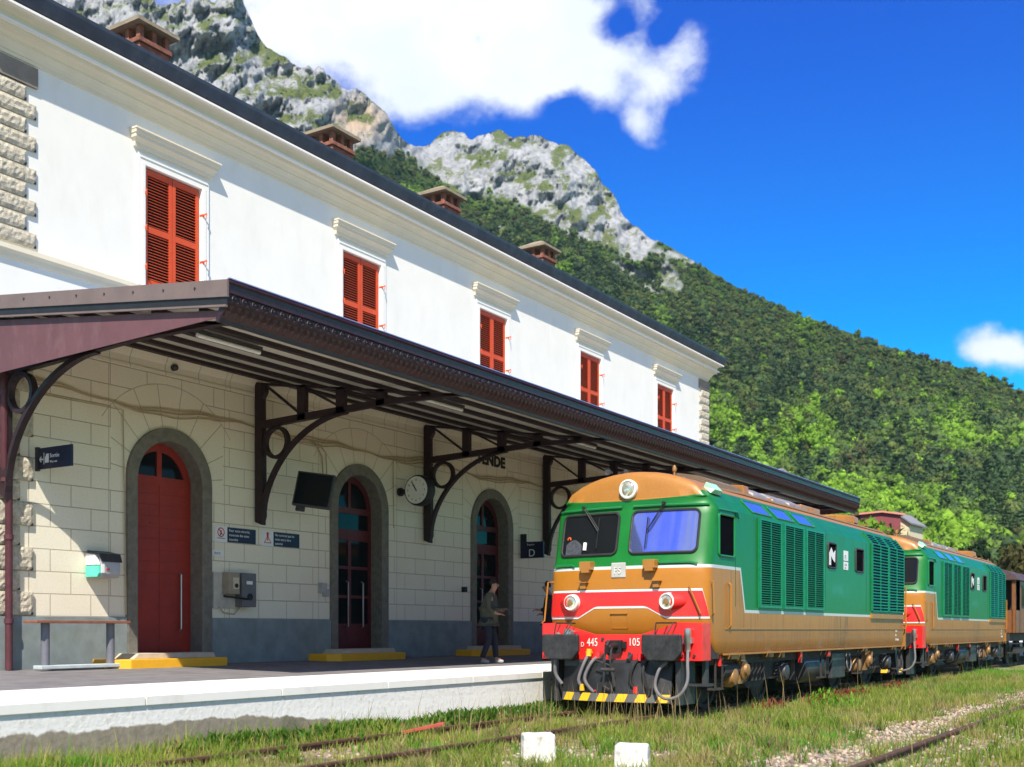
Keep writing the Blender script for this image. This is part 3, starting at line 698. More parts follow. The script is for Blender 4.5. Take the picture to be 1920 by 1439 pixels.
# chimneys
def chimney(yc):
    x = -18.0; c = MB(); c.box(x-.33, x+.33, yc-.33, yc+.33, 10.6, 12.40)
    for z, w_ in ((12.36, .36), (12.455, .40)): c.box(x-w_, x+w_, yc-w_, yc+w_, z, z+.09)
    for a in (-.31, 0, .31):
        for e in (-.31, 0, .31):
            if a or e: c.box(x+a-.055, x+a+.055, yc+e-.055, yc+e+.055, 12.53, 12.79)
    ch = c.build('chimney', M_BRICK, roof, bevel=.01)
    cp_ = MB(); cp_.box(x-.50, x+.50, yc-.50, yc+.50, 12.79, 12.86)
    cp_.add([(x-.50, yc-.50, 12.861), (x+.50, yc-.50, 12.861), (x+.50, yc+.50, 12.861), (x-.50, yc+.50, 12.861), (x-.1, yc-.1, 13.08), (x+.1, yc-.1, 13.08), (x+.1, yc+.1, 13.08), (x-.1, yc+.1, 13.08)], [(0,1,5,4),(1,2,6,5),(2,3,7,6),(3,0,4,7),(4,5,6,7)])
    o_ = cp_.build('chimney_cap', M_CAP, ch)
for y in (15.0, 20.5, 24.9, 30.0): chimney(y)
# station name painted above the middle door
text('station_name', 'TENDE', .34, (WX_+.006, BAYS[2]-.66, 5.17), (0, 1, 0), (0, 0, 1), M_BLACK, st, .004, stretch=1.12, bold=.018)
# cable clipped along the wall
cb = MB()
def sag(pts, r): cb.tube(pts, r, 6)
for dz, rr2 in ((0, .014), (.03, .011), (-.035, .010)):
    P_ = []
    for k in range(121):
        y = 10.2+k*.16; P_.append((WX_+.03, y, 4.93+dz+.05*math.sin(y*1.9+dz*20)-.07*abs(math.sin((y-10)*.62))+.015*math.sin(y*7)))
    sag(P_, rr2)
sag([(WX_+.03, 16.25, 4.9), (WX_+.03, 16.6, 4.85), (WX_+.04, 16.78, 4.6), (WX_+.05, 16.8, 4.2), (WX_+.2, 16.8, 4.0)], .013)
sag([(WX_+.03, 16.6, 4.9), (WX_+.03, 16.9, 4.7), (WX_+.05, 16.92, 4.0)], .010)
sag([(WX_+.03, 19.0, 4.85), (WX_+.03, 19.02, 3.4)], .010)
sag([(WX_+.03, 10.6, 4.75), (WX_+.03, 12.1, 4.75), (WX_+.03, 12.16, 1.5)], .010)
cb.build('wall_cables', M_CABLE, st)

# ================================================================== platform
pf = MB()
def pz(x): return .57+.0202*(-9.55-x) if x > -15 else .68
pf.add([(-10.5, -20, pz(-10.5)), (-10.5, 75, pz(-10.5)), (-15.3, 75, .68), (-15.3, -20, .68)], [(0,1,2,3)])
pf.add([(-15.3, -20, .68), (-15.3, 75, .68), (-40, 75, .66), (-40, -20, .66)], [(0,1,2,3)])
tag(pf.build('platform_surface', M_ASPH), 'grey asphalt station platform', kind='structure')
pe = MB()
for k in range(48):
    y0 = -20+2*k; pe.prism_y([(-9.52, .475), (-9.52, .568), (-11.3+.0, pz(-11.3)+.006), (-11.3, .45)] if False else [(-9.532, .48), (-9.530, .570), (-11.16, pz(-11.16)+.005), (-11.16, .48)], y0, y0+1.982)
tag(pe.build('platform_edge', M_EDGE), 'white painted platform edge slabs', kind='structure')
pw = MB(); pw.prism_y([(-9.56, -.6), (-9.56, .30), (-9.555, .478), (-12, .478), (-12, -.6)], -20, 75)
mw = bpy.data.materials.new('platform_face_paint'); mw.use_nodes = True; T = NT(mw.node_tree); b = T.n['Principled BSDF']; b.inputs['Roughness'].default_value = .92
co = T.node('ShaderNodeTexCoord').outputs['Object']; pp = T.sep(T.node('ShaderNodeNewGeometry').outputs['Position'])
n_ = T.noise(co, 2.2, 6, .65); n2_ = T.noise(co, 14, 6, .65)
lvl = T.math('ADD', T.math('MULTIPLY', T.sstep(pp[1], 9.0, 14.0), -.40), T.math('ADD', .27, T.math('MULTIPLY', T.math('SUBTRACT', n_, .5), .22)))
wm = T.sstep(T.math('SUBTRACT', pp[2], lvl), -.01, .02)
cc = T.mix(n2_, (.12, .10, .075), (.40, .35, .27)); cc = T.mix(T.math('MULTIPLY', T.sstep(T.noise(co, 1.1, 5, .6), .5, .68), .6), cc, (.09, .10, .05)); wh = T.mix(T.sstep(n2_, .52, .78), (.82, .80, .77), (.58, .54, .47))
T.l.new(T.mix(wm, cc, wh), b.inputs['Base Color'])
bp = T.node('ShaderNodeBump'); bp.inputs['Strength'].default_value = .4; bp.inputs['Distance'].default_value = .02; T.l.new(n2_, bp.inputs['Height']); T.l.new(bp.outputs[0], b.inputs['Normal'])
tag(pw.build('platform_wall', mw), 'peeling white painted platform face', kind='structure')
# door steps
GS = 'yellow edged steps at the station doors'
def step(yc, label):
    t = empty('door_step', (-14.7, yc, ZF), label, 'step', GS)
    z = .60
    MB().prism_z([(-14.96, yc-1.55), (-14.50, yc-1.55), (-14.30, yc-1.36), (-14.30, yc+.62), (-14.96, yc+.62)], z, .80).build('yellow_kerb', M_YEL, t, bevel=.008)
    MB().prism_x([(yc-1.15, .80), (yc+.55, .80), (yc+.50, .885), (yc-1.05, .885)], -14.97, -14.50).build('stone_tread', M_STEP, t, bevel=.006)
step(BAYS[0], 'yellow edged step lit by the sun under the solid red door')
step(BAYS[1], 'yellow edged step in the shade at the glazed door beside the monitor')
step(BAYS[2], 'yellow edged step behind the standing man in the olive jacket')

# ================================================================== canopy
cy0, cy1 = 9.56, 36.1
can = empty('platform_canopy', (-15, 22.8, 3.2), 'maroon cast iron platform canopy with ornate fascia and wall brackets', 'canopy')
def dk(x): return 5.05 + .155*(-10.0-x)          # underside of the deck
# deck and its corrugations
m_c = bpy.data.materials.new('corrugated_soffit'); m_c.use_nodes = True; T = NT(m_c.node_tree); b = T.n['Principled BSDF']; b.inputs['Roughness'].default_value = .8
pp = T.sep(T.node('ShaderNodeNewGeometry').outputs['Position']); w_ = T.math('SINE', T.math('MULTIPLY', pp[1], 60.0)); n_ = T.noise(T.node('ShaderNodeTexCoord').outputs['Object'], 2.5, 5)
T.l.new(T.mix(n_, (.46, .45, .38), (.60, .58, .49)), b.inputs['Base Color'])
bp = T.node('ShaderNodeBump'); bp.inputs['Strength'].default_value = .5; bp.inputs['Distance'].default_value = .015; T.l.new(w_, bp.inputs['Height']); T.l.new(bp.outputs[0], b.inputs['Normal'])
MB().prism_y([(-10.05, dk(-10.05)), (-15, dk(-15)), (-15, dk(-15)+.03), (-10.05, dk(-10.05)+.03)], cy0+.06, cy1-.06).build('soffit', m_c, can)
MB().prism_y([(-9.97, 5.335), (-15, 5.91), (-15, 5.93), (-9.97, 5.355)], cy0+.01, cy1-.01).build('roof_deck', M_DECKT, can)
MB().box(-9.985, -9.950, cy0, cy1, 5.366, 5.378).build('edge_flashing', mat('blue_grey_zinc', (.34, .40, .58), .35, .5), can)
# purlins
for x in (-10.50, -11.35, -12.20, -13.05, -13.90, -14.70):
    MB().box(x-.055, x+.055, cy0+.08, cy1-.08, dk(x)-.065, dk(x)-.004).build('purlin', M_IRON, can)
# fascia
fs_ = MB(); prof = [(-10.03, 5.36), (-9.96, 5.37), (-9.95, 5.33), (-9.975, 5.31), (-9.985, 5.23), (-9.965, 5.22), (-9.965, 5.205), (-9.99, 5.195), (-10.0, 5.11), (-9.98, 5.10), (-9.99, 5.08), (-10.05, 5.0), (-10.12, 4.93), (-10.13, 4.885), (-10.17, 4.885), (-10.18, 4.93), (-10.10, 5.10)]
fs_.prism_y(prof, cy0, cy1)
for xq in (0,):
    for a in (0, 1):
        y = cy0 if a == 0 else cy1
fas = fs_.build('fascia', M_FASC, can)
eg = MB(); ny = int((cy1-cy0-.1)/.16)
for k in range(ny):
    y = cy0+.12+k*.16; x = -9.985; z = 5.150
    # bead and its scroll
    eg.add([(x+dx*.020+.008, y+dy*.017, z+dz*.017) for dx, dy, dz in ((1,0,0),(0,1,0),(0,0,1),(0,-1,0),(0,0,-1))], [(0,1,2),(0,2,3),(0,3,4),(0,4,1)])
    arc = [(x+.010, y-.052+.0*a, z+.045-.0*a) for a in (0,)]
    arc = [(x+.008, y+.052*math.cos(a), z-.004+.048*math.sin(a)) for a in [math.pi*(.55+.16*i) for i in range(9)]]
    eg.tube(arc, .007, 4, cap=False)
    eg.tube([(x+.008, y+.03, z+.045), (x+.008, y+.07, z+.03), (x+.008, y+.085, z-.03), (x+.008, y+.105, z-.045)], .006, 4, cap=False)
eg.build('egg_and_dart_ornament', M_FASC, fas)
lf = MB(); ny = int((cy1-cy0-.1)/.12)
for k in range(ny):
    y = cy0+.08+k*.12
    lf.add([(-9.992, y-.045, 5.072), (-9.992, y+.045, 5.072), (-10.05, y+.04, 5.003), (-10.115, y, 4.94), (-10.05, y-.04, 5.003), (-10.01, y, 5.01)], [(0,5,4),(1,2,5),(0,1,5),(5,2,3),(5,3,4)])
lf.build('leaf_ornament', M_FASC, fas)
# end plates
for y, s_ in ((cy0, -1), (cy1, 1)):
    MB().prism_y([(-9.965, 5.15), (-15, 5.74), (-15, 5.925), (-9.965, 5.352)], y, y+s_*.03).build('end_flashing', M_FLASH, can)
    MB().prism_y([(-9.985, 5.06), (-15, 5.64), (-15, 5.74), (-9.985, 5.15)], y+.0, y+s_*.012).build('end_strip', M_BLACK, can)
    MB().prism_y([(-9.985, 5.035), (-15, 5.62), (-15, 5.645), (-9.985, 5.06)], y, y+s_*.035).build('end_batten', M_FLASH, can)
    MB().prism_y([(-10.06, 4.955), (-15, 4.79), (-15, 5.60), (-10.06, 5.02)], y+.05, y+.05+.012*s_).build('end_rafter', M_RAFT, can)
sc_ = MB()
for k in range(10):
    x = -10.5-k*.55; z = 5.15+(-9.965-x)*.1172+.115; sc_.cyl((x, cy0-.030, z), (x, cy0-.042, z), .014, n=8)
sc_.build('screws', M_DGREY, can)
# brackets
def bracket(y):
    mb = MB(); t = .045
    def pl_(poly, tt=t): mb.prism_y(poly, y-tt, y+tt)
    # wall post with a pointed foot
    pl_([(-14.96, 3.20), (-14.80, 3.14), (-14.80, 3.22), (-14.77, 3.30), (-14.80, 5.69), (-14.96, 5.71)], .055)
    pl_([(-14.80, 5.40), (-14.72, 5.52), (-14.72, 5.66), (-14.80, 5.68)], .05)
    ch = lambda x: 4.90+.040*(x+14.8)
    top = lambda x: dk(x)-.10
    # lower chord: heavy out to the second strut, then a thin tapering plate
    pl_([(-14.8, ch(-14.8)-.02), (-12.0, ch(-12.0)-.0), (-10.2, 4.99), (-10.2, 5.02), (-12.0, ch(-12.0)+.10), (-14.8, ch(-14.8)+.11)], .05)
    pl_([(-14.96, top(-14.96)-.04), (-10.3, top(-10.3)-.04), (-10.3, top(-10.3)), (-14.96, top(-14.96))], .05)
    for x in (-13.86, -12.97, -12.09, -11.15): pl_([(x-.09, ch(x)), (x+.09, ch(x)), (x+.09, top(x)), (x-.09, top(x))], .05)
    for x0, x1 in ((-14.72, -13.94), (-13.78, -13.05), (-12.89, -12.17)):
        mb.bar((x0, y, top(x0)-.05), (x1, y, ch(x1)+.14), .04, .045, up=(0,1,0))
    # arch
    A = []; n_ = 18
    for k in range(n_+1):
        u = k/n_; x = -14.80+1.95*u**1.55; z = 3.38+1.60*(1-(1-u)**1.75)
        A.append((x, z))
    for (a, b2) in zip(A[:-1], A[1:]):
        d = Vector((b2[0]-a[0], b2[1]-a[1])).normalized(); nx, nz = -d.y*.032, d.x*.032
        pl_([(a[0]-nx, a[1]-nz), (b2[0]-nx, b2[1]-nz), (b2[0]+nx, b2[1]+nz), (a[0]+nx, a[1]+nz)], .05)
    br = mb.build('bracket', M_IRON, can)
    rg = MB(); cx_, cz_ = -14.48, 4.60; n_ = 28; ri, ro = .235, .295
    vs = []
    for k in range(n_):
        a = 2*math.pi*k/n_
        for r_, yy in ((ri, -.05), (ro, -.05), (ro, .05), (ri, .05)): vs.append((cx_+r_*math.cos(a), y+yy, cz_+r_*math.sin(a)))
    rg.add(vs, [(4*i+q_, 4*i+(q_+1)%4, 4*((i+1)%n_)+(q_+1)%4, 4*((i+1)%n_)+q_) for i in range(n_) for q_ in range(4)])
    rg.build('ring', M_IRON, br)
for k in range(6): bracket(9.97+5.07*k)
# gutter downpipe at the near corner
dp = MB(); 
dp.tube([(-14.82, 9.92, 5.1), (-14.82, 9.92, 3.62), (-14.86, 10.02, 3.42), (-14.86, 10.02, .68)], .052, 12)
for z in (4.6, 2.55, 1.35): dp.cyl((-14.86 if z < 3.4 else -14.82, 10.02 if z < 3.4 else 9.92, z), (-14.86 if z < 3.4 else -14.82, 10.02 if z < 3.4 else 9.92, z+.07), .066, n=12)
for z in (3.40, 3.62): dp.cyl((-14.84, 9.97, z-.03), (-14.84, 9.97, z+.03), .075, n=12)
dpo = dp.build('downpipe', mat('maroon_pipe', (.085, .022, .030), .5, var=.2), None, smooth=True)
tag(dpo, 'maroon downpipe with collars at the near corner of the station', 'downpipe')

# ================================================================== things on the wall and under the canopy
for k, lb in enumerate(('unlit fluorescent tube nearest the canopy corner', 'unlit fluorescent tube above the second bracket', 'unlit fluorescent tube farther back above the middle door')):
    y = 10.75+5.07*k; x = -11.82; t = empty('fluorescent_lamp', (x, y, dk(x)), lb, 'lamp', 'fluorescent lamps under the canopy')
    z = dk(x)-.08; MB().box(x-.045, x+.045, y, y+1.2, z, z+.05).build('housing', M_DGREY, t); MB().tube([(x, y+.02, z-.03), (x, y+1.18, z-.03)], .032, 10).build('tube', M_TUBE, t, smooth=True)
# direction sign, edge on to the wall
s = empty('direction_sign', (-14.95, 10.56, 3.7), 'navy exit sign with white arrow sticking out from the wall', 'sign')
MB().box(-14.95, -14.16, 10.545, 10.575, 3.62, 3.93).build('panel', M_NAVY, s, bevel=.003)
MB().box(-15.0, -14.93, 10.54, 10.58, 3.60, 3.95).build('bracket', M_DGREY, s)
g = MB(); y = 10.545-.006
def fl(poly): g.prism_y([(a, b-.095) for a, b in poly], y, y+.004)
fl([(-14.90,3.855),(-14.86,3.90),(-14.845,3.885),(-14.865,3.865),(-14.81,3.865),(-14.81,3.845),(-14.865,3.845),(-14.845,3.825),(-14.86,3.81)])
fl([(-14.795,3.78),(-14.785,3.78),(-14.785,3.95),(-14.795,3.95)])
fl([(-14.765,3.80),(-14.68,3.80),(-14.68,3.93),(-14.74,3.93),(-14.74,3.91),(-14.765,3.88)])
g.build('arrow', M_SIGNW, s); text('lettering', 'Sortie', .085, (-14.655, 10.541, 3.775), (1,0,0), (0,0,1), M_SIGNW, s, .002); text('small_lettering', 'Way out', .045, (-14.655, 10.541, 3.70), (1,0,0), (0,0,1), M_SIGNW, s, .002)
# ticket validator
v = empty('ticket_validator', (-14.9, 11.85, 2.05), 'silver and turquoise ticket stamping box on the wall beside the red door', 'machine')
MB().prism_y([(-14.99, 2.06), (-14.70, 2.06), (-14.66, 2.12), (-14.66, 2.30), (-14.74, 2.42), (-14.99, 2.46)], 11.460, 11.800).build('body', mat('pale_grey_metal', (.42, .43, .45), .45, .3), v, bevel=.012)
MB().prism_y([(-14.985, 2.065), (-14.71, 2.065), (-14.67, 2.12), (-14.68, 2.24), (-14.985, 2.24)], 11.400, 11.457).build('front', M_TURQ, v, bevel=.01)
MB().prism_y([(-14.985, 2.25), (-14.69, 2.25), (-14.76, 2.41), (-14.985, 2.44)], 11.402, 11.455).build('upper_front', M_LAMPW, v, bevel=.01)
MB().box(-14.662, -14.652, 11.500, 11.4400, 2.13, 2.26).build('notice', M_SIGNW, v)
MB().box(-14.653, -14.648, 11.530, 11.590, 2.17, 2.20).build('red_mark', M_SIGNR, v)
MB().prism_y([(-14.65, 2.30), (-14.70, 2.43), (-14.99, 2.485), (-14.99, 2.47), (-14.72, 2.415)], 11.440, 11.830).build('hood', M_DGREY, v)
# bench
bz = .69
be = empty('bench', (-14.55, 11.3, bz), 'narrow wooden topped bench on two posts by the sunlit plinth', 'bench')
MB().box(-14.68, -14.36, 10.12, 11.75, 1.355, 1.395).build('seat', M_BENCH, be, bevel=.006)
for y in (10.37, 11.50): MB().cyl((-14.52, y, .74), (-14.52, y, 1.355), .062, n=16).build('leg', M_BENCHL, be, smooth=True)
MB().box(-14.62, -14.42, 10.24, 11.64, .69, .745).build('base', mat('pale_bench_base', (.45, .50, .52), .7), be, bevel=.01)
# telephone / intercom box
ph = empty('intercom_box', (-14.97, 14.4, 1.6), 'old grey telephone boxes on a pale backboard between the red doors', 'box')
MB().box(-15.0, -14.965, 14.0, 14.62, 1.64, 2.26).build('backboard', mat('pale_board', (.50, .47, .42), .85, dirt=(.25,.2,.15)), ph)
MB().box(-14.965, -14.80, 14.20, 14.46, 1.88, 2.26).build('handset_box', mat('beige_box', (.30, .25, .19), .6), ph, bevel=.01)
MB().box(-14.80, -14.785, 14.30, 14.43, 1.97, 2.17).build('dial', mat('cream_dial', (.55, .48, .36), .5), ph); MB().cyl((-14.785, 14.365, 2.03), (-14.775, 14.365, 2.03), .04, n=14).build('speaker', M_BLACK, ph)
MB().box(-14.965, -14.78, 14.50, 14.84, 1.66, 2.26).build('meter_box', mat('grey_box', (.13, .13, .14), .6), ph, bevel=.01)
MB().box(-14.78, -14.772, 14.60, 14.74, 2.06, 2.12).build('label_plate', M_SIGNW, ph); MB().cyl((-14.78, 14.68, 1.84), (-14.76, 14.68, 1.84), .06, n=14).build('knob', M_BLACK, ph)
MB().tube([(-14.82, 14.1, 1.84), (-14.76, 14.35, 1.82), (-14.76, 14.6, 1.80)], .018, 8).build('lever', M_BLACK, ph)
MB().tube([(-14.94, 14.1, 1.66), (-14.93, 14.2, 1.56), (-14.93, 14.45, 1.53), (-14.94, 14.6, 1.66)], .012, 6).build('loose_cable', M_CABLE, ph)
# two safety notices
def notice(y0, kindn, label):
    n = empty('safety_notice', (-14.98, y0, 2.8), label, 'sign', 'safety notices between the red doors')
    z0, z1 = 2.80, 3.06; x = -14.985
    MB().box(-15.0, x, y0, y0+.30, z0-.01, z1+.01).build('pictogram_plate', M_SIGNW, n); MB().box(-15.0, x+.001, y0+.302, y0+.99, z0, z1).build('text_plate', M_NAVY, n)
    c = MB(); yc, zc = y0+.15, (z0+z1)/2+.01
    if kindn == 0:
        c.tube([(x+.003, yc+.075*math.cos(a), zc+.02+.075*math.sin(a)) for a in [2*math.pi*k/24 for k in range(24)]], .009, 4, closed=True)
        c.bar((x+.004, yc-.05, zc+.07), (x+.004, yc+.05, zc-.03), .012, .005, up=(1,0,0))
        d = MB(); d.box(x, x+.004, yc-.012, yc+.012, zc-.02, zc+.055); d.box(x, x+.004, yc-.09, yc+.09, zc-.088, zc-.078); d.bar((x+.002, yc-.03, zc-.055), (x+.002, yc+.0, zc+.0), .014, .004, up=(1,0,0)); d.build('figure', M_BLACK, n)
        L = ['Pour votre sécurité,', 'traversée des voies', 'interdite']
    else:
        c.prism_x([(yc-.028, zc+.10), (yc+.028, zc+.10), (yc+.016, zc-.01), (yc-.016, zc-.01)], x, x+.004); c.cyl((x, yc, zc-.035), (x+.004, yc, zc-.035), .016, n=12)
        tri = [(yc-.085, zc-.09), (yc+.085, zc-.09), (yc, zc+.03)]
        for a, b2 in zip(tri, tri[1:]+tri[:1]): c.bar((x+.003, *a), (x+.003, *b2), .012, .004, up=(1,0,0))
        L = ['Ne traversez pas les', 'voies sans y être', 'autorisé']
    c.build('symbol', M_SIGNR, n)
    for i, s_ in enumerate(L): text('lettering', s_, .065, (x+.002, y0+.34, z1-.075-i*.078), (0,1,0), (0,0,1), M_SIGNW, n, .001, stretch=.9)
notice(14.04, 0, 'left navy and white notice with a red ringed pictogram')
notice(15.18, 1, 'right navy and white notice with a red warning mark')
pq = empty('small_plaque', (-15, 13.98, 2.5), 'tiny pale plaque under the left safety notice', 'plaque')
MB().box(-15, -14.985, 13.99, 14.27, 2.545, 2.645).build('plate', M_SIGNW, pq); text('mark', 'SNCF', .06, (-14.984, 14.03, 2.57), (0,1,0), (0,0,1), M_NAVY, pq, .001)
# sensor and junction boxes
tag(MB().lathe((-15, 13.12, 5.62), (1,0,0), [(0,.05),(.06,.055),(.10,.05),(.12,.03)], 12).build('sensor_box', M_DGREY), 'small dark round sensor on the moulding above the solid red door', 'sensor')
tag(MB().box(-15, -14.90, 16.70, 16.86, 1.98, 2.16).box(-15, -14.95, 16.82, 17.0, 1.90, 2.05).build('junction_box', mat('pale_grey_box', (.36,.35,.36), .7), bevel=.005), 'small grey junction box low on the wall left of the glazed door', 'box')
tag(MB().box(-15, -14.90, 21.55, 21.65, 2.12, 2.24).build('door_buzzer', M_BLACK, bevel=.005), 'black push button box left of the door behind the standing man', 'box')
sl_ = empty('wall_lamp', (-15, 20.2, 3.7), 'small pale bulkhead lamp on the wall to the right of the clock', 'lamp')
MB().box(-15, -14.9, 20.15, 20.29, 3.60, 3.95).build('back', M_DGREY, sl_); MB().cyl((-14.86, 20.22, 3.58), (-14.86, 20.22, 3.9), .05, n=12).build('bulb_cover', M_LAMPW, sl_)
# tilted monitor
mo_ = empty('monitor', (-14.2, 15.9, 4.4), 'dark flat monitor hung at a tilt from the canopy by the second door', 'monitor')
Mx = Matrix.Rotation(rad(24), 3, 'Z') @ Matrix.Rotation(rad(8), 3, 'Y') @ Matrix.Rotation(rad(-10), 3, 'X')
cm = Vector((-14.12, 15.62, 3.78))
MB().cbox(cm, (.70, .09, .64), Mx).build('casing', M_DGREY, mo_, bevel=.01); MB().cbox(cm+Mx@Vector((0,-.048,0)), (.64, .01, .58), Mx).build('screen', M_GLASSD, mo_)
MB().cbox(cm+Mx@Vector((-.20,.03,-.36)), (.16, .06, .09), Mx).build('lug', M_DGREY, mo_)
MB().bar(cm+Mx@Vector((.1,.05,.2)), (-14.98, 16.8, 4.15), .05, .05).build('arm', M_DGREY, mo_)
# clock
ck = empty('station_clock', (-14.45, 19.24, 4.17), 'round two faced station clock on a short wall arm', 'clock')
MB().lathe((-14.45, 19.12, 4.17), (0,1,0), [(0,.29),(.0,.31),(.05,.325),(.19,.325),(.24,.31),(.24,.29)], 40).build('case', M_BLACK, ck, smooth=True)
for yy in (19.112, 19.368): MB().cyl((-14.45, yy-.004, 4.17), (-14.45, yy+.004, 4.17), .285, n=40).build('dial', mat('clock_dial', (.78, .79, .74), .5, var=.03), ck)
cm_ = MB()
for k in range(12):
    a = math.pi*k/6; r_ = .235; text('numeral', str(12 if k == 0 else k), .062, (-14.45+.215*math.sin(a)-.018*(1 if k not in (10,11,0) else 2), 19.105, 4.17+.215*math.cos(a)-.022), (1,0,0), (0,0,1), M_BLACK, ck, .001)
for ln, a, w2 in ((.15, 10.9*math.pi/6, .026), (.215, 54.5*math.pi/30, .018)):
    cm_.bar((-14.45-.03*math.sin(a), 19.100, 4.17-.03*math.cos(a)), (-14.45+ln*math.sin(a), 19.100, 4.17+ln*math.cos(a)), w2, .004, up=(0,1,0))
cm_.build('hands', M_BLACK, ck); MB().box(-15, -14.76, 19.20, 19.28, 4.12, 4.22).build('arm', M_BLACK, ck); MB().cyl((-14.99, 19.24, 4.17), (-14.93, 19.24, 4.17), .09, n=12).build('wall_plate', M_BLACK, ck)
# platform letter sign
d = empty('platform_sign', (-14.95, 24.1, 3.1), 'navy sign lettered D at right angles to the wall near the train', 'sign')
MB().box(-14.97, -14.32, 24.06, 24.12, 3.02, 3.42).build('panel', M_NAVY, d); MB().box(-14.98, -14.82, 24.07, 24.11, 3.422, 3.62).build('bracket', M_BLACK, d)
text('lettering', 'D', .26, (-14.74, 24.056, 3.06), (1,0,0), (0,0,1), M_SIGNW, d, .001); text('small_lettering', 'Repère', .07, (-14.78, 24.056, 3.33), (1,0,0), (0,0,1), M_SIGNW, d, .001)
# ================================================================== locomotive
LX, LY = -8.0, 15.75; LEN = 11.86
# livery
def livery():
    m = bpy.data.materials.new('locomotive_livery'); m.use_nodes = True; T = NT(m.node_tree); b = T.n['Principled BSDF']
    b.inputs['Coat Weight'].default_value = .10; b.inputs['Specular IOR Level'].default_value = .4; b.inputs['Coat Roughness'].default_value = .1
    co = T.node('ShaderNodeTexCoord').outputs['Object']; p = T.sep(co); x, y, z = p; ax = T.math('ABSOLUTE', x)
    lnx = T.math('ADD', 1.40, T.math('MULTIPLY', T.math('SUBTRACT', 2.21, z), .30))
    sdf = T.math('MINIMUM', T.math('SUBTRACT', z, 1.55), T.math('MAXIMUM', T.math('SUBTRACT', z, 2.21), T.math('SUBTRACT', y, lnx)))
    up = T.math('GREATER_THAN', sdf, 0.0); stripe = T.math('LESS_THAN', T.math('ABSOLUTE', sdf), .024)
    roof = T.math('MAXIMUM', T.math('GREATER_THAN', z, 3.415), T.math('MULTIPLY', T.math('GREATER_THAN', T.math('SUBTRACT', z, T.math('MULTIPLY', T.math('MULTIPLY', ax, ax), .035)), 3.255), T.math('MULTIPLY', T.math('LESS_THAN', ax, 1.17), T.math('LESS_THAN', y, 1.1))))
    n = T.noise(co, 3, 7, .65); nf = T.noise(co, 26, 5, .6); ns = T.noise(T.vmath('MULTIPLY', co, (1, 7, .6)), 1.4, 6, .6)
    br = T.mix(n, (.36, .135, .012), (.46, .185, .018)); 
    grime = T.math('MULTIPLY', T.sstep(z, 1.6, .9), T.math('ADD', .35, T.math('MULTIPLY', T.sstep(n, .4, .65), .5)), clamp=True)
    grime = T.math('MULTIPLY', grime, T.sstep(y, .3, .8))
    br = T.mix(grime, br, (.205, .100, .035))
    wear = T.math('MULTIPLY', T.math('MULTIPLY', T.sstep(z, 1.22, .93), T.sstep(T.math('ADD', T.math('MULTIPLY', nf, .5), T.math('MULTIPLY', n, .5)), .5, .62)), T.sstep(y, .5, .9))
    br = T.mix(T.math('MULTIPLY', wear, .55), br, (.50, .34, .20))
    # dark fuel streaks below the filler
    st1 = T.math('MULTIPLY', T.sstep(T.math('ABSOLUTE', T.math('SUBTRACT', y, 6.9)), .9, .2), T.math('MULTIPLY', T.sstep(ns, .42, .62), T.math('LESS_THAN', z, 1.52)))
    br = T.mix(T.math('MULTIPLY', st1, .65), br, (.075, .05, .03))
    st0 = T.math('MULTIPLY', T.sstep(T.noise(T.vmath('MULTIPLY', co, (3, 9, .5)), 1.7, 6, .62), .50, .70), T.sstep(y, .45, .9)); br = T.mix(T.math('MULTIPLY', st0, .55), br, (.085, .055, .030))
    fr_ = T.math('MULTIPLY', T.sstep(nf, .56, .72), T.sstep(z, 1.7, 1.1)); br = T.mix(T.math('MULTIPLY', fr_, .35), br, (.16, .085, .03))
    gr = T.mix(n, (.003, .120, .016), (.007, .190, .028)); gr = T.mix(T.math('MULTIPLY', T.sstep(nf, .55, .8), .25), gr, (.03, .25, .10))
    pale = T.math('MULTIPLY', T.math('MULTIPLY', T.sstep(T.math('ABSOLUTE', T.math('SUBTRACT', y, 6.7)), 1.1, .1), T.sstep(T.math('ABSOLUTE', T.math('SUBTRACT', z, 2.05)), .2, .02)), T.sstep(n, .4, .6))
    gr = T.mix(T.math('MULTIPLY', pale, .35), gr, (.05, .27, .25))
    soot = T.math('MULTIPLY', T.sstep(ns, .50, .68), T.sstep(z, 1.7, 3.2)); gr = T.mix(T.math('MULTIPLY', soot, .70), gr, (.02, .07, .035))
    c = T.mix(up, br, gr); c = T.mix(stripe, c, (.50, .54, .55))
    rf_ = T.mix(n, (.42, .185, .035), (.33, .135, .025)); c = T.mix(roof, c, T.mix(T.sstep(nf, .5, .75, 0, .3), rf_, (.45, .24, .12)))
    T.l.new(c, b.inputs['Base Color']); T.l.new(T.math('ADD', .30, T.math('MULTIPLY', n, .22)), b.inputs['Roughness'])
    bp = T.node('ShaderNodeBump'); bp.inputs['Strength'].default_value = .12; bp.inputs['Distance'].default_value = .02
    T.l.new(T.noise(co, 1.8, 3, .5), bp.inputs['Height']); T.l.new(bp.outputs[0], b.inputs['Normal']); return m
M_LIV = livery()
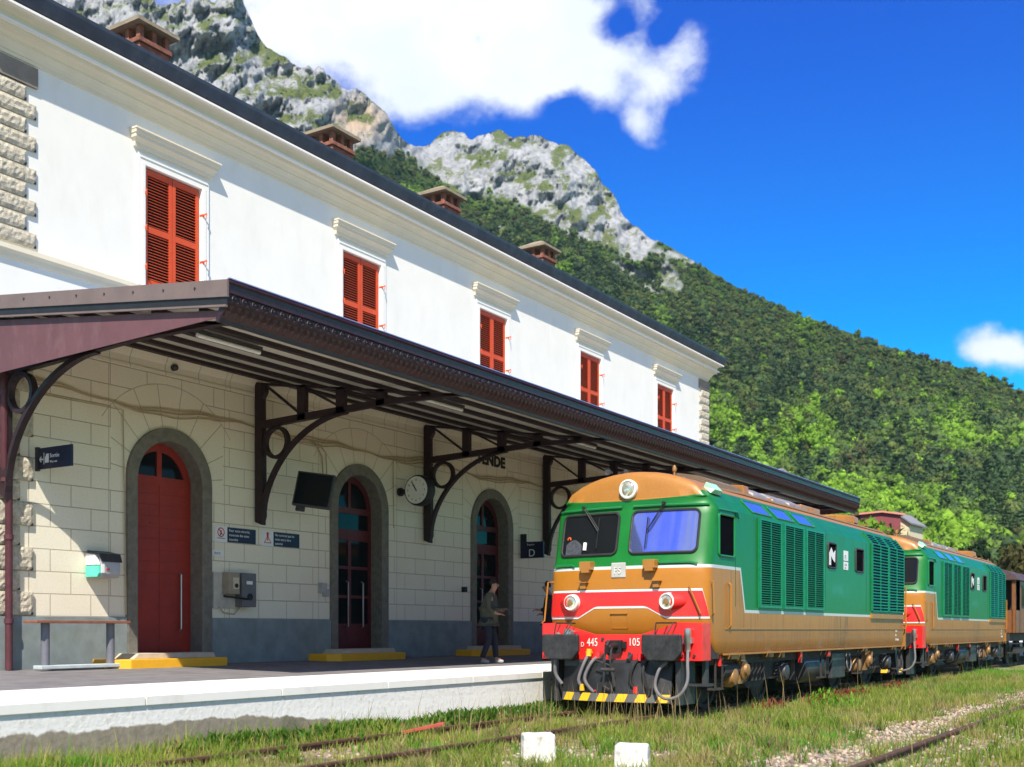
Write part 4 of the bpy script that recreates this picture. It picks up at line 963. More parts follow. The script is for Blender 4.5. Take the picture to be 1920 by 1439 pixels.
LV0 = [(.88,1.36,.30,.34),(.98,1.395,.20,.34),(1.10,1.40,.10,.36),(1.25,1.40,.03,.38),(1.45,1.40,-.02,.40),(1.75,1.40,-.02,.42),(2.0,1.40,0,.42),(2.18,1.40,.02,.42),(2.24,1.40,.045,.42),(2.4,1.40,.09,.42),(3.10,1.40,.25,.42),(3.18,1.335,.275,.40),(3.24,1.285,.27,.38),(3.27,1.262,.27,.30),(3.28,1.25,.29,.16),(3.42,1.13,.30,.12),(3.47,1.07,.305,.12),(3.54,.94,.31,.12),(3.60,.79,.32,.12),(3.65,.62,.335,.12),(3.69,.42,.36,.12),(3.71,.24,.40,.14),(3.722,.10,.6,.2),(3.725,.03,.9,.2)]
LV = [(a, b, c, e*.74 if a < 3.45 else e) for a, b, c, e in LV0]
def lv(z):
    zs = [l[0] for l in LV]; return tuple(float(np.interp(z, zs, [l[i] for l in LV])) for i in (1, 2, 3))
NEXP = 3.3
def plan(phi, z):
    hw, yf, L = lv(z); s_, c_ = math.sin(phi), math.cos(phi)
    return (hw*math.copysign(abs(s_)**(2/NEXP), s_), yf + L*(1-abs(c_)**(2/NEXP)) - .06*(1-abs(s_)))
def fy(x, z):
    hw, yf, L = lv(z); t = min(1, abs(x)/hw); s_ = t**(NEXP/2); c_ = math.sqrt(max(0, 1-s_*s_)); return yf+L*(1-c_**(2/NEXP))-.06*(1-s_)
def fpt(x, z, off=0.0):
    """point on the nose at lateral x, pushed out along the normal"""
    e = .02; y = fy(x, z); dyx = (fy(min(x+e, 1.39), z)-fy(max(x-e, -1.39), z))/(min(x+e, 1.39)-max(x-e, -1.39)); dyz = (fy(x, z+e)-fy(x, z-e))/(2*e)
    n = Vector((dyx, -1, dyz)).normalized(); return Vector((x, y, z))+n*off
class LMB(MB):
    """builder in locomotive coordinates, x towards the camera side, y rearwards"""
    def build(s, name, m, parent, **k):
        root = parent
        while root.parent: root = root.parent
        o = root.location; s.v = [(v[0]+o[0], v[1]+o[1], v[2]+o[2]) for v in s.v]; return MB.build(s, name, m, parent, **k)
def patch(mb, xs, zlo, zhi, off, nz=6):
    cols = []
    for x in xs:
        a, b = zlo(x), zhi(x); cols.append([fpt(x, a+(b-a)*k/nz, off) for k in range(nz+1)])
    n = nz+1; mb.add([p for c in cols for p in c], [(i*n+k, (i+1)*n+k, (i+1)*n+k+1, i*n+k+1) for i in range(len(cols)-1) for k in range(nz)])
def rrect(x0, x1, z0, z1, r, n=7):
    """sample xs and the two edge functions of a rounded rectangle"""
    xs = [x0+r*(1-math.cos(math.pi/2*k/n)) for k in range(n)]+[x0+r+(x1-x0-2*r)*k/8 for k in range(9)]+[x1-r*(1-math.cos(math.pi/2*k/n)) for k in range(n-1, -1, -1)]
    def e(x):
        d = r-(x-x0) if x < x0+r else (r-(x1-x) if x > x1-r else 0); return r-math.sqrt(max(0, r*r-d*d))
    return xs, (lambda x: z0+e(x)), (lambda x: z1-e(x))
def outline(x0, x1, z0, z1, r, n=6):
    P = []
    for cx_, cz_, a0 in ((x1-r, z1-r, 0), (x0+r, z1-r, 90), (x0+r, z0+r, 180), (x1-r, z0+r, 270)):
        for k in range(n+1): a = rad(a0+90*k/n); P.append((cx_+r*math.cos(a), cz_+r*math.sin(a)))
    return P
def dense(P, step=.12):
    Q = []
    for a, b in zip(P, P[1:]+P[:1]):
        d = math.hypot(b[0]-a[0], b[1]-a[1]); n = max(1, int(d/step)); Q += [(a[0]+(b[0]-a[0])*k/n, a[1]+(b[1]-a[1])*k/n) for k in range(n)]
    return Q
loco = empty('diesel_locomotive', (LX, LY, 0), 'leading green and brown diesel locomotive with red nose band and black buffers', 'locomotive', 'green and brown diesel locomotives coupled together')
def B(): return LMB()
# --- body shell
sh = B(); phis = [math.pi/2*math.sin(math.pi/2*t) if False else math.pi/2*t for t in np.linspace(-1, 1, 57)]
zl_ = [];  zs = [l[0] for l in LV]
for a, b_ in zip(zs[:-1], zs[1:]):
    n = max(1, int((b_-a)/.09)); zl_ += [a+(b_-a)*k/n for k in range(n)]
zl_.append(zs[-1]); rows = []
for z in zl_:
    hw, yf, L = lv(z); r = [(*plan(p, z), z) for p in phis]; ye = LEN-.0 if z < 3.1 else LEN
    sd = [1.5, 3, 5, 7, 9, 11, LEN-.06, LEN]
    right = [(hw if y < LEN-.01 else hw-.05, y, z) for y in sd]; left = [(-v[0], v[1], z) for v in right[::-1]]
    rows.append(left + r + right)
n = len(rows[0]); vs = [p for r in rows for p in r]
sh.add(vs, [(i*n+k, i*n+(k+1) % n, (i+1)*n+(k+1) % n, (i+1)*n+k) for i in range(len(rows)-1) for k in range(n)] + [tuple(range(n-1, -1, -1)), tuple((len(rows)-1)*n+k for k in range(n))])
body = sh.build('body', M_LIV, loco, smooth=True)
# skirt line, sill lip and seams
b_ = B(); b_.box(1.395, 1.412, .75, LEN-.05, 1.265, 1.28); b_.box(1.385, 1.43, .70, LEN, .87, .90); b_.build('sill', M_BROWN, body)
b_ = B()
for y in (1.18, 5.95-.17, 8.62): b_.box(1.398, 1.4035, y, y+.012, 1.62, 3.08)
b_.build('panel_seams', mat('seam_green', (.004, .08, .025), .6), body)
def side_pt(y, z): hw, _, _ = lv(z); return (hw, y, z)
# --- windscreens
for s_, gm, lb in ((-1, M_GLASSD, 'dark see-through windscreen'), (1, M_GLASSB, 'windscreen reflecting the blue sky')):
    x0, x1 = (-1.19, -.13) if s_ < 0 else (.10, 1.19)
    z0, z1 = 2.42, 3.07
    rub = B(); O = [fpt(x, z, .012) for x, z in dense(outline(x0, x1, z0, z1, .09))]; rub.tube(O, .022, 6, closed=True)
    fr = rub.build('windscreen', M_RUBBER, loco, smooth=True); fr['label'] = lb
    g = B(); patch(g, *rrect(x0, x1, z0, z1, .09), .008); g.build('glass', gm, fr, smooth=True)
    if s_ < 0:
        it = B(); it.cyl(fpt(-.72, 2.50, .012), fpt(-.72, 2.62, .014), .03, n=8); it.build('bottle', M_LAMPW, fr)
        it = B(); patch(it, list(np.linspace(-1.10, -.78, 9)), lambda x: 2.44, lambda x: 2.60+.08*math.sin((x+1.10)*9.8)-.12*max(0, x+.95), .012); it.build('dark_coat', mat('cab_coat', (.05,.055,.07), .9, var=.4, vscale=20), fr)
        it = B(); it.tube([fpt(-1.05+.03*math.cos(a), 2.68+.04*math.sin(a), .013) for a in np.linspace(0, 3.1, 7)], .010, 5); it.build('orange_hook', mat('orange_hook', (.8,.12,.02), .5), fr)
# green brow lip over the windows
for s_ in (-1, 1):
    xs_ = np.linspace(.10, 1.30, 14)
    e = B(); e.tube([fpt(s_*x, 3.15-.02*(x/1.3)**2, .03) for x in xs_], .018, 5); e.build('brow_lip', M_GREEN, body, smooth=True)
# --- red nose band with white border
def band_mesh(zt, zb, zm, grow, off, m, name, parent):
    """columns follow the nose round; lower edge steps up in the middle, ends slant outwards"""
    mb = MB(); mb = LMB(); cols = []; nz = 6; za, zz = 1.44, 1.86
    for t in np.linspace(-1, 1, 91):
        ax = abs(plan(t*1.35, 1.7)[0]); lo = zb if ax > .66+grow else (zm if ax < .38+grow else zm+(zb-zm)*(ax-(.38+grow))/.28); col = []
        for k in range(nz+1):
            z = lo+(zt-lo)*k/nz; pe = 1.40-.30*(z-za)/(zz-za)+grow*.6; phi = pe*math.copysign(abs(t)**.85, t)
            x, y = plan(phi, z); e = .01; x2, y2 = plan(phi+e, z); x1_, y1_ = plan(phi-e, z); tt = Vector((x2-x1_, y2-y1_, 0)).normalized()
            col.append(Vector((x, y, z))+Vector((tt.y, -tt.x, 0))*off)
        cols.append(col)
    n = nz+1; mb.add([p for c in cols for p in c], [(i*n+k, (i+1)*n+k, (i+1)*n+k+1, i*n+k+1) for i in range(len(cols)-1) for k in range(nz)])
    return mb.build(name, m, parent, smooth=True)
bw = band_mesh(1.872, 1.425, 1.585, 0, .005, mat('white_border', (.78, .78, .80), .4, var=.02), 'nose_band', loco)
band_mesh(1.84, 1.462, 1.622, -.02, .011, M_RED, 'red_field', bw)
# --- lamps
for x in (-.86, .82):
    p = fpt(x, 1.68, 0); 
    h = B(); h.lathe(p+Vector((0, .10, 0)), (0, -1, 0), [(0,.13),(.12,.135),(.17,.125),(.20,.125),(.215,.11),(.20,.10),(.19,.095)], 28); hl = h.build('headlight', M_LAMPW, loco, smooth=True)
    g = B(); g.lathe(p+Vector((0, -.085, 0)), (0, -1, 0), [(0,.095),(.018,.08),(.026,.04),(.028,0)], 24); g.build('lens', M_LENS, hl, smooth=True)
    g = B(); g.lathe(p+Vector((0, -.10, 0)), (0, -1, 0), [(0,.05),(.025,.045),(.03,.0)], 16); g.build('bulb', M_BRASS, hl, smooth=True)
    f = B(); f.lathe(p+Vector((.02*(1 if x > 0 else -1), -.02, .0)), (.88*(1 if x > 0 else -1), .55, 0), [(0,.128),(.15,.115),(.3,.07),(.42,.02)], 20); f.build('fairing', M_RED, hl, smooth=True)
p = fpt(0, 3.43, 0); p = Vector((-.0, .22, 3.43))
h = B(); h.lathe(p+Vector((0, .25, 0)), (0, -1, 0), [(0,.13),(.22,.15),(.27,.155),(.30,.15),(.31,.13),(.29,.115)], 30); hl = h.build('headlight', M_LAMPW, loco, smooth=True); hl['label'] = 'large round headlight in the middle of the roof front'
g = B(); g.lathe(p+Vector((0, -.035, 0)), (0, -1, 0), [(0,.118),(.02,.10),(.032,.05),(.035,0)], 28); g.build('lens', M_LENS, hl, smooth=True)
# --- front fittings
for x in (-.60, .52):
    p = fpt(x, 2.25, 0); s_ = B(); s_.cbox(p+Vector((0,-.07,.0)), (.20,.16,.13)); s_.box(p.x-.07, p.x+.07, p.y-.15, p.y+.02, 2.14, 2.19); s_.build('roof_step', M_BROWN, loco, bevel=.006)
    p = fpt(x+.10*(1 if x > 0 else -.6), 1.98, 0); s_ = B(); s_.box(p.x-.08, p.x+.08, p.y-.10, p.y, 1.985, 2.0); s_.cbox(p+Vector((0,-.03,-.04)), (.10,.07,.09)); s_.build('foot_step', M_BROWN, loco, bevel=.004)
p = fpt(0, 2.17, 0); s_ = B(); s_.cbox(p+Vector((-.04,-.012,0)), (.25,.03,.23)); pl_ = s_.build('badge_plate', mat('badge_grey', (.46,.46,.44), .6), loco, bevel=.012)
R0 = loco.location
text('badge_lettering', 'FS', .15, R0+Vector((p.x-.04-.08, p.y-.032, 2.115)), (1,0,0), (0,0,1), mat('badge_relief', (.66,.66,.62), .6), pl_, .004, stretch=.95)
s_ = B(); s_.tube([fpt(x, z, .004) for x, z in dense(outline(-.16, .12, 1.28, 1.50, .01, 1), .1)], .006, 4, closed=True); q0 = fpt(-.02, 1.50, .01); s_.box(-.17, .13, q0.y-.012, q0.y+.02, 1.50, 1.512); s_.build('nose_hatch', M_BROWN, loco)
for a, c_ in ((-1.30, -.86), (.40, 1.22)):
    s_ = B(); s_.tube([fpt(a+(c_-a)*k/8, 2.265-.03*(k in (0, 8)), .035) for k in range(9)], .014, 6); s_.build('hand_ledge', M_GREEN, loco, smooth=True)
# wipers
for sx, x0, x1, zt in ((-1, -.80, -.48, 2.78), (1, .62, .38, 2.75)):
    w_ = B(); p0 = fpt(x0, 3.17, .06); p1 = fpt(x1, zt, .05); w_.tube([p0, p1], .008, 5); w_.tube([p0+Vector((.035,0,0)), p1+Vector((.02,0,.02))], .006, 5); w_.tube([fpt(x1, zt+.22, .04), fpt(x1-.01, zt-.26, .035)], .010, 5); w_.cyl(p0+Vector((0,.03,0)), p0-Vector((0,.02,0)), .028, n=8)
    w_.build('wiper', M_BLACK, loco)
# --- buffer beam
bm_ = B()
bm_.prism_y([(-1.36,.80),(1.42,.80),(1.42,1.36),(1.02,1.37),(.70,1.27),(.40,1.19),(-.40,1.19),(-.70,1.27),(-1.02,1.37),(-1.36,1.36)], -.18, -.12)
for xa, xb in ((-1.36,-1.33),(1.39,1.42)): bm_.box(xa, xb, -.12, .16, .80, 1.36)
bm_.build('buffer_beam', M_RED, loco, bevel=.008)
B().box(-1.37, 1.37, -.11, .6, .82, 1.1).build('beam_backing', M_GRIME, loco)
text('running_number', 'D', .10, R0+Vector((-.64, -.190, 1.0)), (1,0,0), (0,0,1), M_LAMPW, loco, .002, stretch=.8)
text('running_number', '445', .175, R0+Vector((-.53, -.190, 1.01)), (1,0,0), (0,0,1), M_LAMPW, loco, .002, stretch=.72)
text('running_number', '105', .165, R0+Vector((.20, -.190, 1.02)), (1,0,0), (0,0,1), M_LAMPW, loco, .002, stretch=.8)
for s_ in (-1, 1):
    bf = B(); x = s_*.875; bf.lathe((x, -.12, 1.0), (0,-1,0), [(0,.17),(.05,.17),(.06,.13),(.18,.13),(.19,.10),(.32,.10)], 20); bo = bf.build('buffer', M_BLACK, loco, smooth=True)
    hh = B(); P_ = [(x-.32,1.19),(x+.32,1.19),(x+.33,1.10),(x+.33,.93),(x+.22,.80),(x-.22,.80),(x-.33,.93),(x-.33,1.10)]
    hh.prism(P_, lambda a, b: (a, -.45, b), lambda a, b: (a, -.38, b)); hh.build('buffer_head', mat('worn_black', (.03,.03,.033), .55, .2, var=.4, vscale=10, bump=.2, dirt=(.09,.085,.08), dirt_amt=.4, dscale=9), bo, bevel=.02)
    h = B(); h.tube([(x-.14,-.2,1.36),(x-.14,-.32,1.36),(x+.14,-.32,1.36),(x+.14,-.2,1.36)], .011, 6); h.tube([(x-.14,-.32,1.36),(x-.10,-.44,1.20)], .010, 6); h.tube([(x+.14,-.32,1.36),(x+.10,-.44,1.20)], .010, 6); h.tube([(x,-.2,1.36),(x,-.32,1.36)], .009, 6); h.build('shunter_handle', M_BLACK, bo)
c = B(); c.box(-.19, .17, -.22, -.17, .98, 1.08); c.box(-.12, .10, -.24, -.17, .90, 1.10); c.lathe((0,-.18,1.02), (0,-1,-.1), [(0,.06),(.18,.05),(.30,.06),(.36,.02)], 10)
c.tube([(0,-.45,1.08),(0,-.52,1.02),(0,-.50,.92),(0,-.42,.90)], .035, 8); c.build('draw_hook', M_BLACK, loco)
c = B(); 
for dx in (-.05, .05): c.tube([(dx,-.46,1.0),(dx,-.50,.80),(dx,-.46,.62)], .018, 6)
c.cyl((-.12,-.47,.66), (.12,-.47,.66), .03, n=8); c.tube([(-.07,-.47,.64),(-.10,-.45,.42),(0,-.44,.36),(.10,-.45,.42),(.07,-.47,.64)], .02, 6); c.cyl((-.22,-.46,.80),(.05,-.48,.72), .014, n=6)
c.build('screw_coupling', M_DGREY, loco)
# hoses
def hose(pts, r, m, name='brake_hose', cockm=None):
    P = [Vector(p) for p in pts]; Q = []
    for i in range(len(P)-1):
        a, b2, c2, d2 = P[max(i-1,0)], P[i], P[i+1], P[min(i+2,len(P)-1)]
        for k in range(6):
            t = k/6; Q.append(.5*((2*b2)+(-a+c2)*t+(2*a-5*b2+4*c2-d2)*t*t+(-a+3*b2-3*c2+d2)*t**3))
    Q.append(P[-1]); h = B(); h.tube(Q, r, 8); o = h.build(name, m, loco, smooth=True)
    if cockm: g = B(); g.cyl(P[0]+Vector((0,0,.06)), P[0]-Vector((0,.02,.05)), r*1.7, n=10); g.box(P[0].x-.045, P[0].x+.045, P[0].y-.03, P[0].y+.03, P[0].z, P[0].z+.03); g.cyl(P[-1]+Vector((0,0,.05)), P[-1]-Vector((0,0,.05)), r*1.6, n=10); g.build('cock', cockm, o)
hose([(-.46,-.24,.90),(-.50,-.36,.72),(-.56,-.40,.50),(-.52,-.36,.38)], .026, M_HOSE, cockm=mat('cock_yellow', (.75,.42,.02), .5))
hose([(-.30,-.24,.86),(-.36,-.38,.74),(-.44,-.42,.52),(-.36,-.38,.36),(-.28,-.34,.30)], .026, M_HOSE, cockm=M_RED)
hose([(.42,-.22,.84),(.36,-.36,.70),(.33,-.38,.48),(.40,-.34,.36)], .026, M_BLACK, cockm=M_RED)
hose([(.56,-.22,.84),(.53,-.34,.66),(.58,-.36,.44),(.62,-.34,.34)], .026, M_BLACK, cockm=M_BLACK)
hose([(-1.02,-.26,1.20),(-.92,-.34,1.10),(-.98,-.36,.88),(-1.02,-.34,.60),(-.92,-.3,.42)], .028, M_HOSE)
hose([(1.22,-.24,1.00),(1.26,-.34,.78),(1.28,-.40,.50),(1.16,-.44,.30),(.92,-.44,.26),(.76,-.40,.42),(.80,-.36,.66),(.9,-.3,.78)], .024, M_HOSE, 'heating_cable')
g = B(); g.lathe((1.22,-.24,1.28), (0,0,-1), [(0,.03),(.02,.055),(.22,.06),(.24,.045),(.34,.045)], 12); g.cbox((1.22,-.22,1.10), (.14,.10,.08)); g.build('heating_socket', M_STEEL, loco, smooth=True)
g = B(); g.lathe((-.80,-.24,1.27), (-.3,0,-1), [(0,.03),(.02,.09),(.14,.10),(.18,.06),(.26,.05)], 14); g.build('heating_plug', M_STEEL, loco, smooth=True)
g = B()
for x, z in ((1.10,.88),(1.30,.88),(-1.3,.9),(.22,.9),(-.25,1.12)): g.cyl((x,-.18,z),(x,-.205,z),.022,n=8)
g.build('beam_bolts', M_DGREY, loco)
B().box(.72, .98, -.20, -.182, .86, 1.16).build('beam_cover', M_BLACK, loco)
# snow plough
pw_ = B(); N_ = 16; P0, P1 = [], []
for k in range(N_+1):
    x = -.94+1.88*k/N_; d = .18*(x/1.02)**2; P0.append((x, -.32+d, .76)); P1.append((x*1.0, -.42+d, .17))
vs = P0+P1+[(a, b2+.03, c2) for a, b2, c2 in P0]+[(a, b2+.03, c2) for a, b2, c2 in P1]; n = N_+1
pw_.add(vs, [(k, k+1, n+k+1, n+k) for k in range(N_)]+[(2*n+k, 3*n+k, 3*n+k+1, 2*n+k+1) for k in range(N_)]+[(n+k, n+k+1, 3*n+k+1, 3*n+k) for k in range(N_)]+[(k, 2*n+k, 2*n+k+1, k+1) for k in range(N_)])
plo = pw_.build('snow_plough', mat('plough_black', (.016,.016,.019), .5, .1, var=.35, dirt=(.06,.058,.055), dirt_amt=.4), loco, smooth=True)
cv_ = B()
def pp_(x, z): d = .18*(x/1.02)**2; t = (z-.17)/.59; return (x, -.42+.10*t+d-.006, z)
st2 = B(); st2.add([pp_(-.93+1.86*k/20, z) for k in range(21) for z in (.18, .30)], [(2*k, 2*k+2, 2*k+3, 2*k+1) for k in range(20)]); st2.build('warning_strip', mat('strip_grey', (.10,.10,.10), .6), plo)
for k in range(6):
    x = -.90+.325*k; p4 = [pp_(x, .18), pp_(x+.17, .18), pp_(x+.22, .30), pp_(x+.06, .30)]; p4 = [(a, b2-.003, c2) for a, b2, c2 in p4]; B().add(p4, [(0,1,2,3)]).build('yellow_chevron', mat('chevron_yellow', (.82,.45,.01), .5, var=.05), plo)
g = B()
for x in (-.75, -.25, .25, .75): g.bar((x,-.30,.80), (x,-.05,.95), .05, .05)
g.box(-.9,.9,-.25,-.15,.70,.80); g.build('plough_brackets', M_DGREY, loco)
for s_ in (-1, 1): 
    g = B(); g.box(s_*1.02, s_*1.10, -.24, .3, .15, .80); g.box(s_*1.10, s_*1.42, .05, .28, .42, .46); g.box(s_*1.30, s_*1.36, .10, .22, .42, .82); g.build('step_frame', M_DGREY, loco)
# handrails on the nose corners
g = B(); g.tube([(1.415,.20,1.98),(1.46,.16,1.97),(1.46,.18,1.50),(1.415,.22,1.47)], .014, 6); a = fpt(1.12,1.90,0); g.tube([a, a+Vector((.03,-.07,0)), fpt(1.28,1.50,.06), fpt(1.28,1.48,0)], .014, 6); g.build('handrail', M_BROWN, loco, smooth=True)
g = B(); a = fpt(-1.34,2.02,.0); g.tube([a, a+Vector((-.06,-.07,0)), (-1.44,.02,1.40), (-1.40,-.12,1.37)], .014, 6); g.build('handrail', M_BROWN, loco, smooth=True)
g = B(); g.tube([(1.405,.90,1.97),(1.44,.90,1.95),(1.44,.90,1.32),(1.405,.90,1.29)], .018, 6); g.build('handrail', M_BROWN, loco, smooth=True)
# --- cab side window
def side_window(y0, y1, z0, z1, m, name, r=.05, frm=M_RUBBER, x=1.40):
    g = B(); P = outline(y0, y1, z0, z1, r, 5); g.tube([(x+.008, a, b2) for a, b2 in P], .020, 6, closed=True); f = g.build(name, frm, loco, smooth=True)
    g = B(); g.add([(x+.004, a, b2) for a, b2 in P], [tuple(range(len(P)))]); g.build('glass', m, f, fix=False); return f
side_window(.50, 1.12, 2.38, 3.01, M_GLASSK, 'cab_side_window', frm=M_GREEN)
g = B(); g.tube([(1.42,.48,3.08),(1.42,1.22,3.09),(1.42,1.30,3.0)], .014, 6); g.build('drip_rail', M_GREEN, loco, smooth=True)
side_window(5.95, 6.46, 2.45, 2.92, M_GLASSK, 'side_window', frm=M_DGREY); side_window(7.82, 8.38, 2.45, 2.92, M_GLASSK, 'side_window', frm=M_DGREY)
pz_ = B(); pz_.prism_x([(6.02,2.50),(6.14,2.50),(6.14,2.68),(6.28,2.60),(6.40,2.56),(6.42,2.80),(6.30,2.74),(6.16,2.84),(6.02,2.72)], 1.4045, 1.407); pz_.build('torn_paper', M_SIGNW, loco)
np_ = B(); 
for z0, z1 in ((2.45,2.61),(2.63,2.83)): np_.box(1.402,1.410,6.98,7.28,z0,z1)
npo = np_.build('number_plate', M_SIGNW, loco, bevel=.003)
for i, (s2, z) in enumerate((('FS', 2.66), ('D 445', 2.53), ('105', 2.47))): text('lettering', s2, .12 if i == 0 else .055, R0+Vector((1.411, 7.02, z)), (0,1,0), (0,0,1), M_DGREY, npo, .001)
# roof side windows on the sloping facet
def slope(y, t, off=.006):   # t 0..1 along the facet from z 3.12 to 3.40
    z = 3.12+.28*t; hw = lv(z)[0]; return (hw+off*.66, y, z+off*.75)
for k, (y0, y1) in enumerate(((1.92,2.95),(3.12,4.12),(4.28,5.28))):
    g = B(); P = [(y0+.10,.12),(y1-.02,.12),(y1,.3),(y1-.10,.85),(y0+.02,.85),(y0,.7)]; Q = [slope(a, t, .010) for a, t in P]
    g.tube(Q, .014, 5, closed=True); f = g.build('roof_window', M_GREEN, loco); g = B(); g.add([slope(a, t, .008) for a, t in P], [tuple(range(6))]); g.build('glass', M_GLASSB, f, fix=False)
# --- louvred panels
M_LOUV = mat('louvre_green', (.006,.17,.075), .3, var=.12)
M_DARK = mat('louvre_shade', (.006,.010,.010), .8)  # near-black sheets stand in for the shade behind louvres and grilles
def louvre(y0, y1, z0, z1, n):
    g = B(); x = 1.40
    for (a, c_) in ((y0, y0+.05), (y1-.05, y1)): g.box(x-.002, x+.045, a, c_, z0, z1)
    g.box(x-.002, x+.043, y0, y1, z0-.04, z0); g.box(x-.002, x+.043, y0, y1, z1, z1+.03); g.box(x, x+.040, (y0+y1)/2-.012, (y0+y1)/2+.012, z0, z1)
    st_ = (z1-z0)/n
    for k in range(n):
        z = z0+(k+.5)*st_; g.add([(x+.004, y0+.05, z+st_*.42), (x+.004, y1-.05, z+st_*.42), (x+.040, y1-.05, z-st_*.15), (x+.040, y0+.05, z-st_*.15), (x+.040, y0+.05, z-st_*.15-.006), (x+.040, y1-.05, z-st_*.15-.006)], [(0,1,2,3),(3,2,5,4)])
    p_ = g.build('louvre_panel', M_LOUV, loco, fix=False); g = B(); g.box(x, x+.003, y0+.03, y1-.03, z0, z1); g.build('vent_shade', M_DARK, p_)
for y0, y1 in ((2.18,3.24),(3.38,4.43),(4.57,5.62)): louvre(y0, y1, 1.66, 3.05, 36)
def grille(y0, y1):
    g = B(); v_ = B()
    prof = [(1.402, 1.66), (1.402, 3.10), (lv(3.34)[0]+.002, 3.345)]
    v_.add([(x+.001, y, z) for x, z in prof for y in (y0, y1)], [(0,1,3,2),(2,3,5,4)])
    L = [0, 1.44, 1.44+math.hypot(prof[1][0]-prof[2][0], .245)]
    def P_(d, off):
        if d < L[1]: return Vector((1.402+off, 0, 1.66+d))
        t = (d-L[1])/(L[2]-L[1]); nx, nz = .75, .66; return Vector((1.402+(prof[2][0]-1.402)*t+off*(1 if t == 0 else nx), 0, 3.10+.245*t+off*(0 if t == 0 else nz)))
    for y in (y0, (y0+y1)/2-.015, y1-.03):
        for w_ in ((0, L[1]), (L[1], L[2])):
            a, c_ = P_(w_[0], .0), P_(w_[1], 0); ao, co_ = P_(w_[0], .04), P_(w_[1], .04)
            g.add([(p.x, y+dy, p.z) for p in (a, ao, co_, c_) for dy in (0, .03)], [(0,2,4,6),(1,3,5,7),(2,3,5,4),(0,1,3,2),(4,5,7,6)])
    n_ = 27
    for k in range(n_):
        d = L[2]*(k+.5)/n_; p0 = P_(d, .005); p1 = P_(max(0, d-.028), .034); g.add([(p0.x, y0+.03, p0.z), (p0.x, y1-.03, p0.z), (p1.x, y1-.03, p1.z), (p1.x, y0+.03, p1.z), (p1.x+.004, y0+.03, p1.z-.012), (p1.x+.004, y1-.03, p1.z-.012)], [(0,1,2,3),(3,2,5,4)])
    p_ = g.build('radiator_grille', M_LOUV, loco, fix=False); v_.build('vent_shade', M_DARK, p_)
grille(9.0, 10.32); grille(10.40, 11.74)
B().box(1.40, 1.44, 8.95, 11.8, 1.50, 1.60).build('grille_sill', M_BROWN, loco)
# --- roof equipment
g = B(); g.tube([(1.02,1.0,3.49),(1.02,2.4,3.52),(1.02,11.4,3.52)], .022, 6)
for k in range(9): g.cyl((1.02,1.3+1.25*k,3.40),(1.02,1.3+1.25*k,3.55),.014,n=6)
g.build('roof_rail', M_BROWN, loco)
g = B(); g.prism_y([(.30,3.60),(1.0,3.50),(.95,3.62),(.72,3.72),(.35,3.78)], 1.25, 2.55); 
mesh_m = mat('roof_mesh', (.18,.13,.09), .8, var=.5, vscale=60, bump=1, bscale=90); g.build('roof_mesh_cage', mesh_m, loco)
for k, y in enumerate((3.2, 4.2, 5.1)):
    g = B(); g.prism_y([(.10,3.68),(.95,3.52),(.92,3.62),(.70,3.73),(.3,3.80),(-.3,3.80),(-.8,3.68)], y, y+.72); g.build('roof_hatch', mat('hatch_grey', (.28,.26,.26), .5, .3, var=.25), loco, bevel=.03)
g = B(); g.prism_y([(.30,3.62),(.95,3.54),(.93,3.70),(.35,3.76)], 2.70, 2.95); g.build('roof_box', M_BROWN, loco, bevel=.01)
g = B(); g.box(-.6,.72,6.4,7.6,3.60,3.735); g.build('exhaust_box', M_BROWN, loco, bevel=.02)
g = B(); g.lathe((0,10.2,3.66), (0,0,1), [(0,.75),(.12,.75),(.16,.68)], 28); g.build('fan_housing', M_BROWN, loco)
g = B(); g.box(.50,.66,.95,1.01,3.60,3.64); g.cyl((.52,.80,3.56),(.52,.80,3.76),.018,n=8); g.lathe((.52,.80,3.74), (0,0,1), [(0,.03),(.03,.035),(.07,.03),(.10,.01)], 10); g.build('roof_aerial', M_BRASS, loco)
g = B(); g.lathe((-.48,.55,3.76), (.15,-1,0), [(0,.02),(.12,.03),(.17,.055),(.19,.06),(.17,.04)], 14); g.lathe((-.32,.60,3.75), (.9,-.45,0), [(0,.02),(.08,.025),(.12,.05)], 14); g.cyl((-.38,.62,3.58),(-.38,.62,3.76),.02,n=8); g.build('horn', M_DGREY, loco, smooth=True)
g = B(); g.add([(1.10,.62,3.45),(1.22,.62,3.34),(1.22,1.02,3.34),(1.10,1.02,3.45),(1.14,.62,3.52),(1.27,.68,3.40),(1.27,.98,3.40),(1.14,1.02,3.52)], [(0,1,5,4),(1,2,6,5),(2,3,7,6),(3,0,4,7),(4,5,6,7)]); g.build('marker_lamp', mat('pale_green', (.35,.62,.45), .4), loco, bevel=.01)
g = B()
for k in range(8): g.box(-.9,.95,1.6+1.25*k,1.62+1.25*k,3.60,3.615)
for y in (6.2, 7.9, 9.2, 11.3): g.cyl((.95,y,3.5),(.95,y,3.62),.02,n=6)
g.build('roof_fittings', M_BROWN, loco)
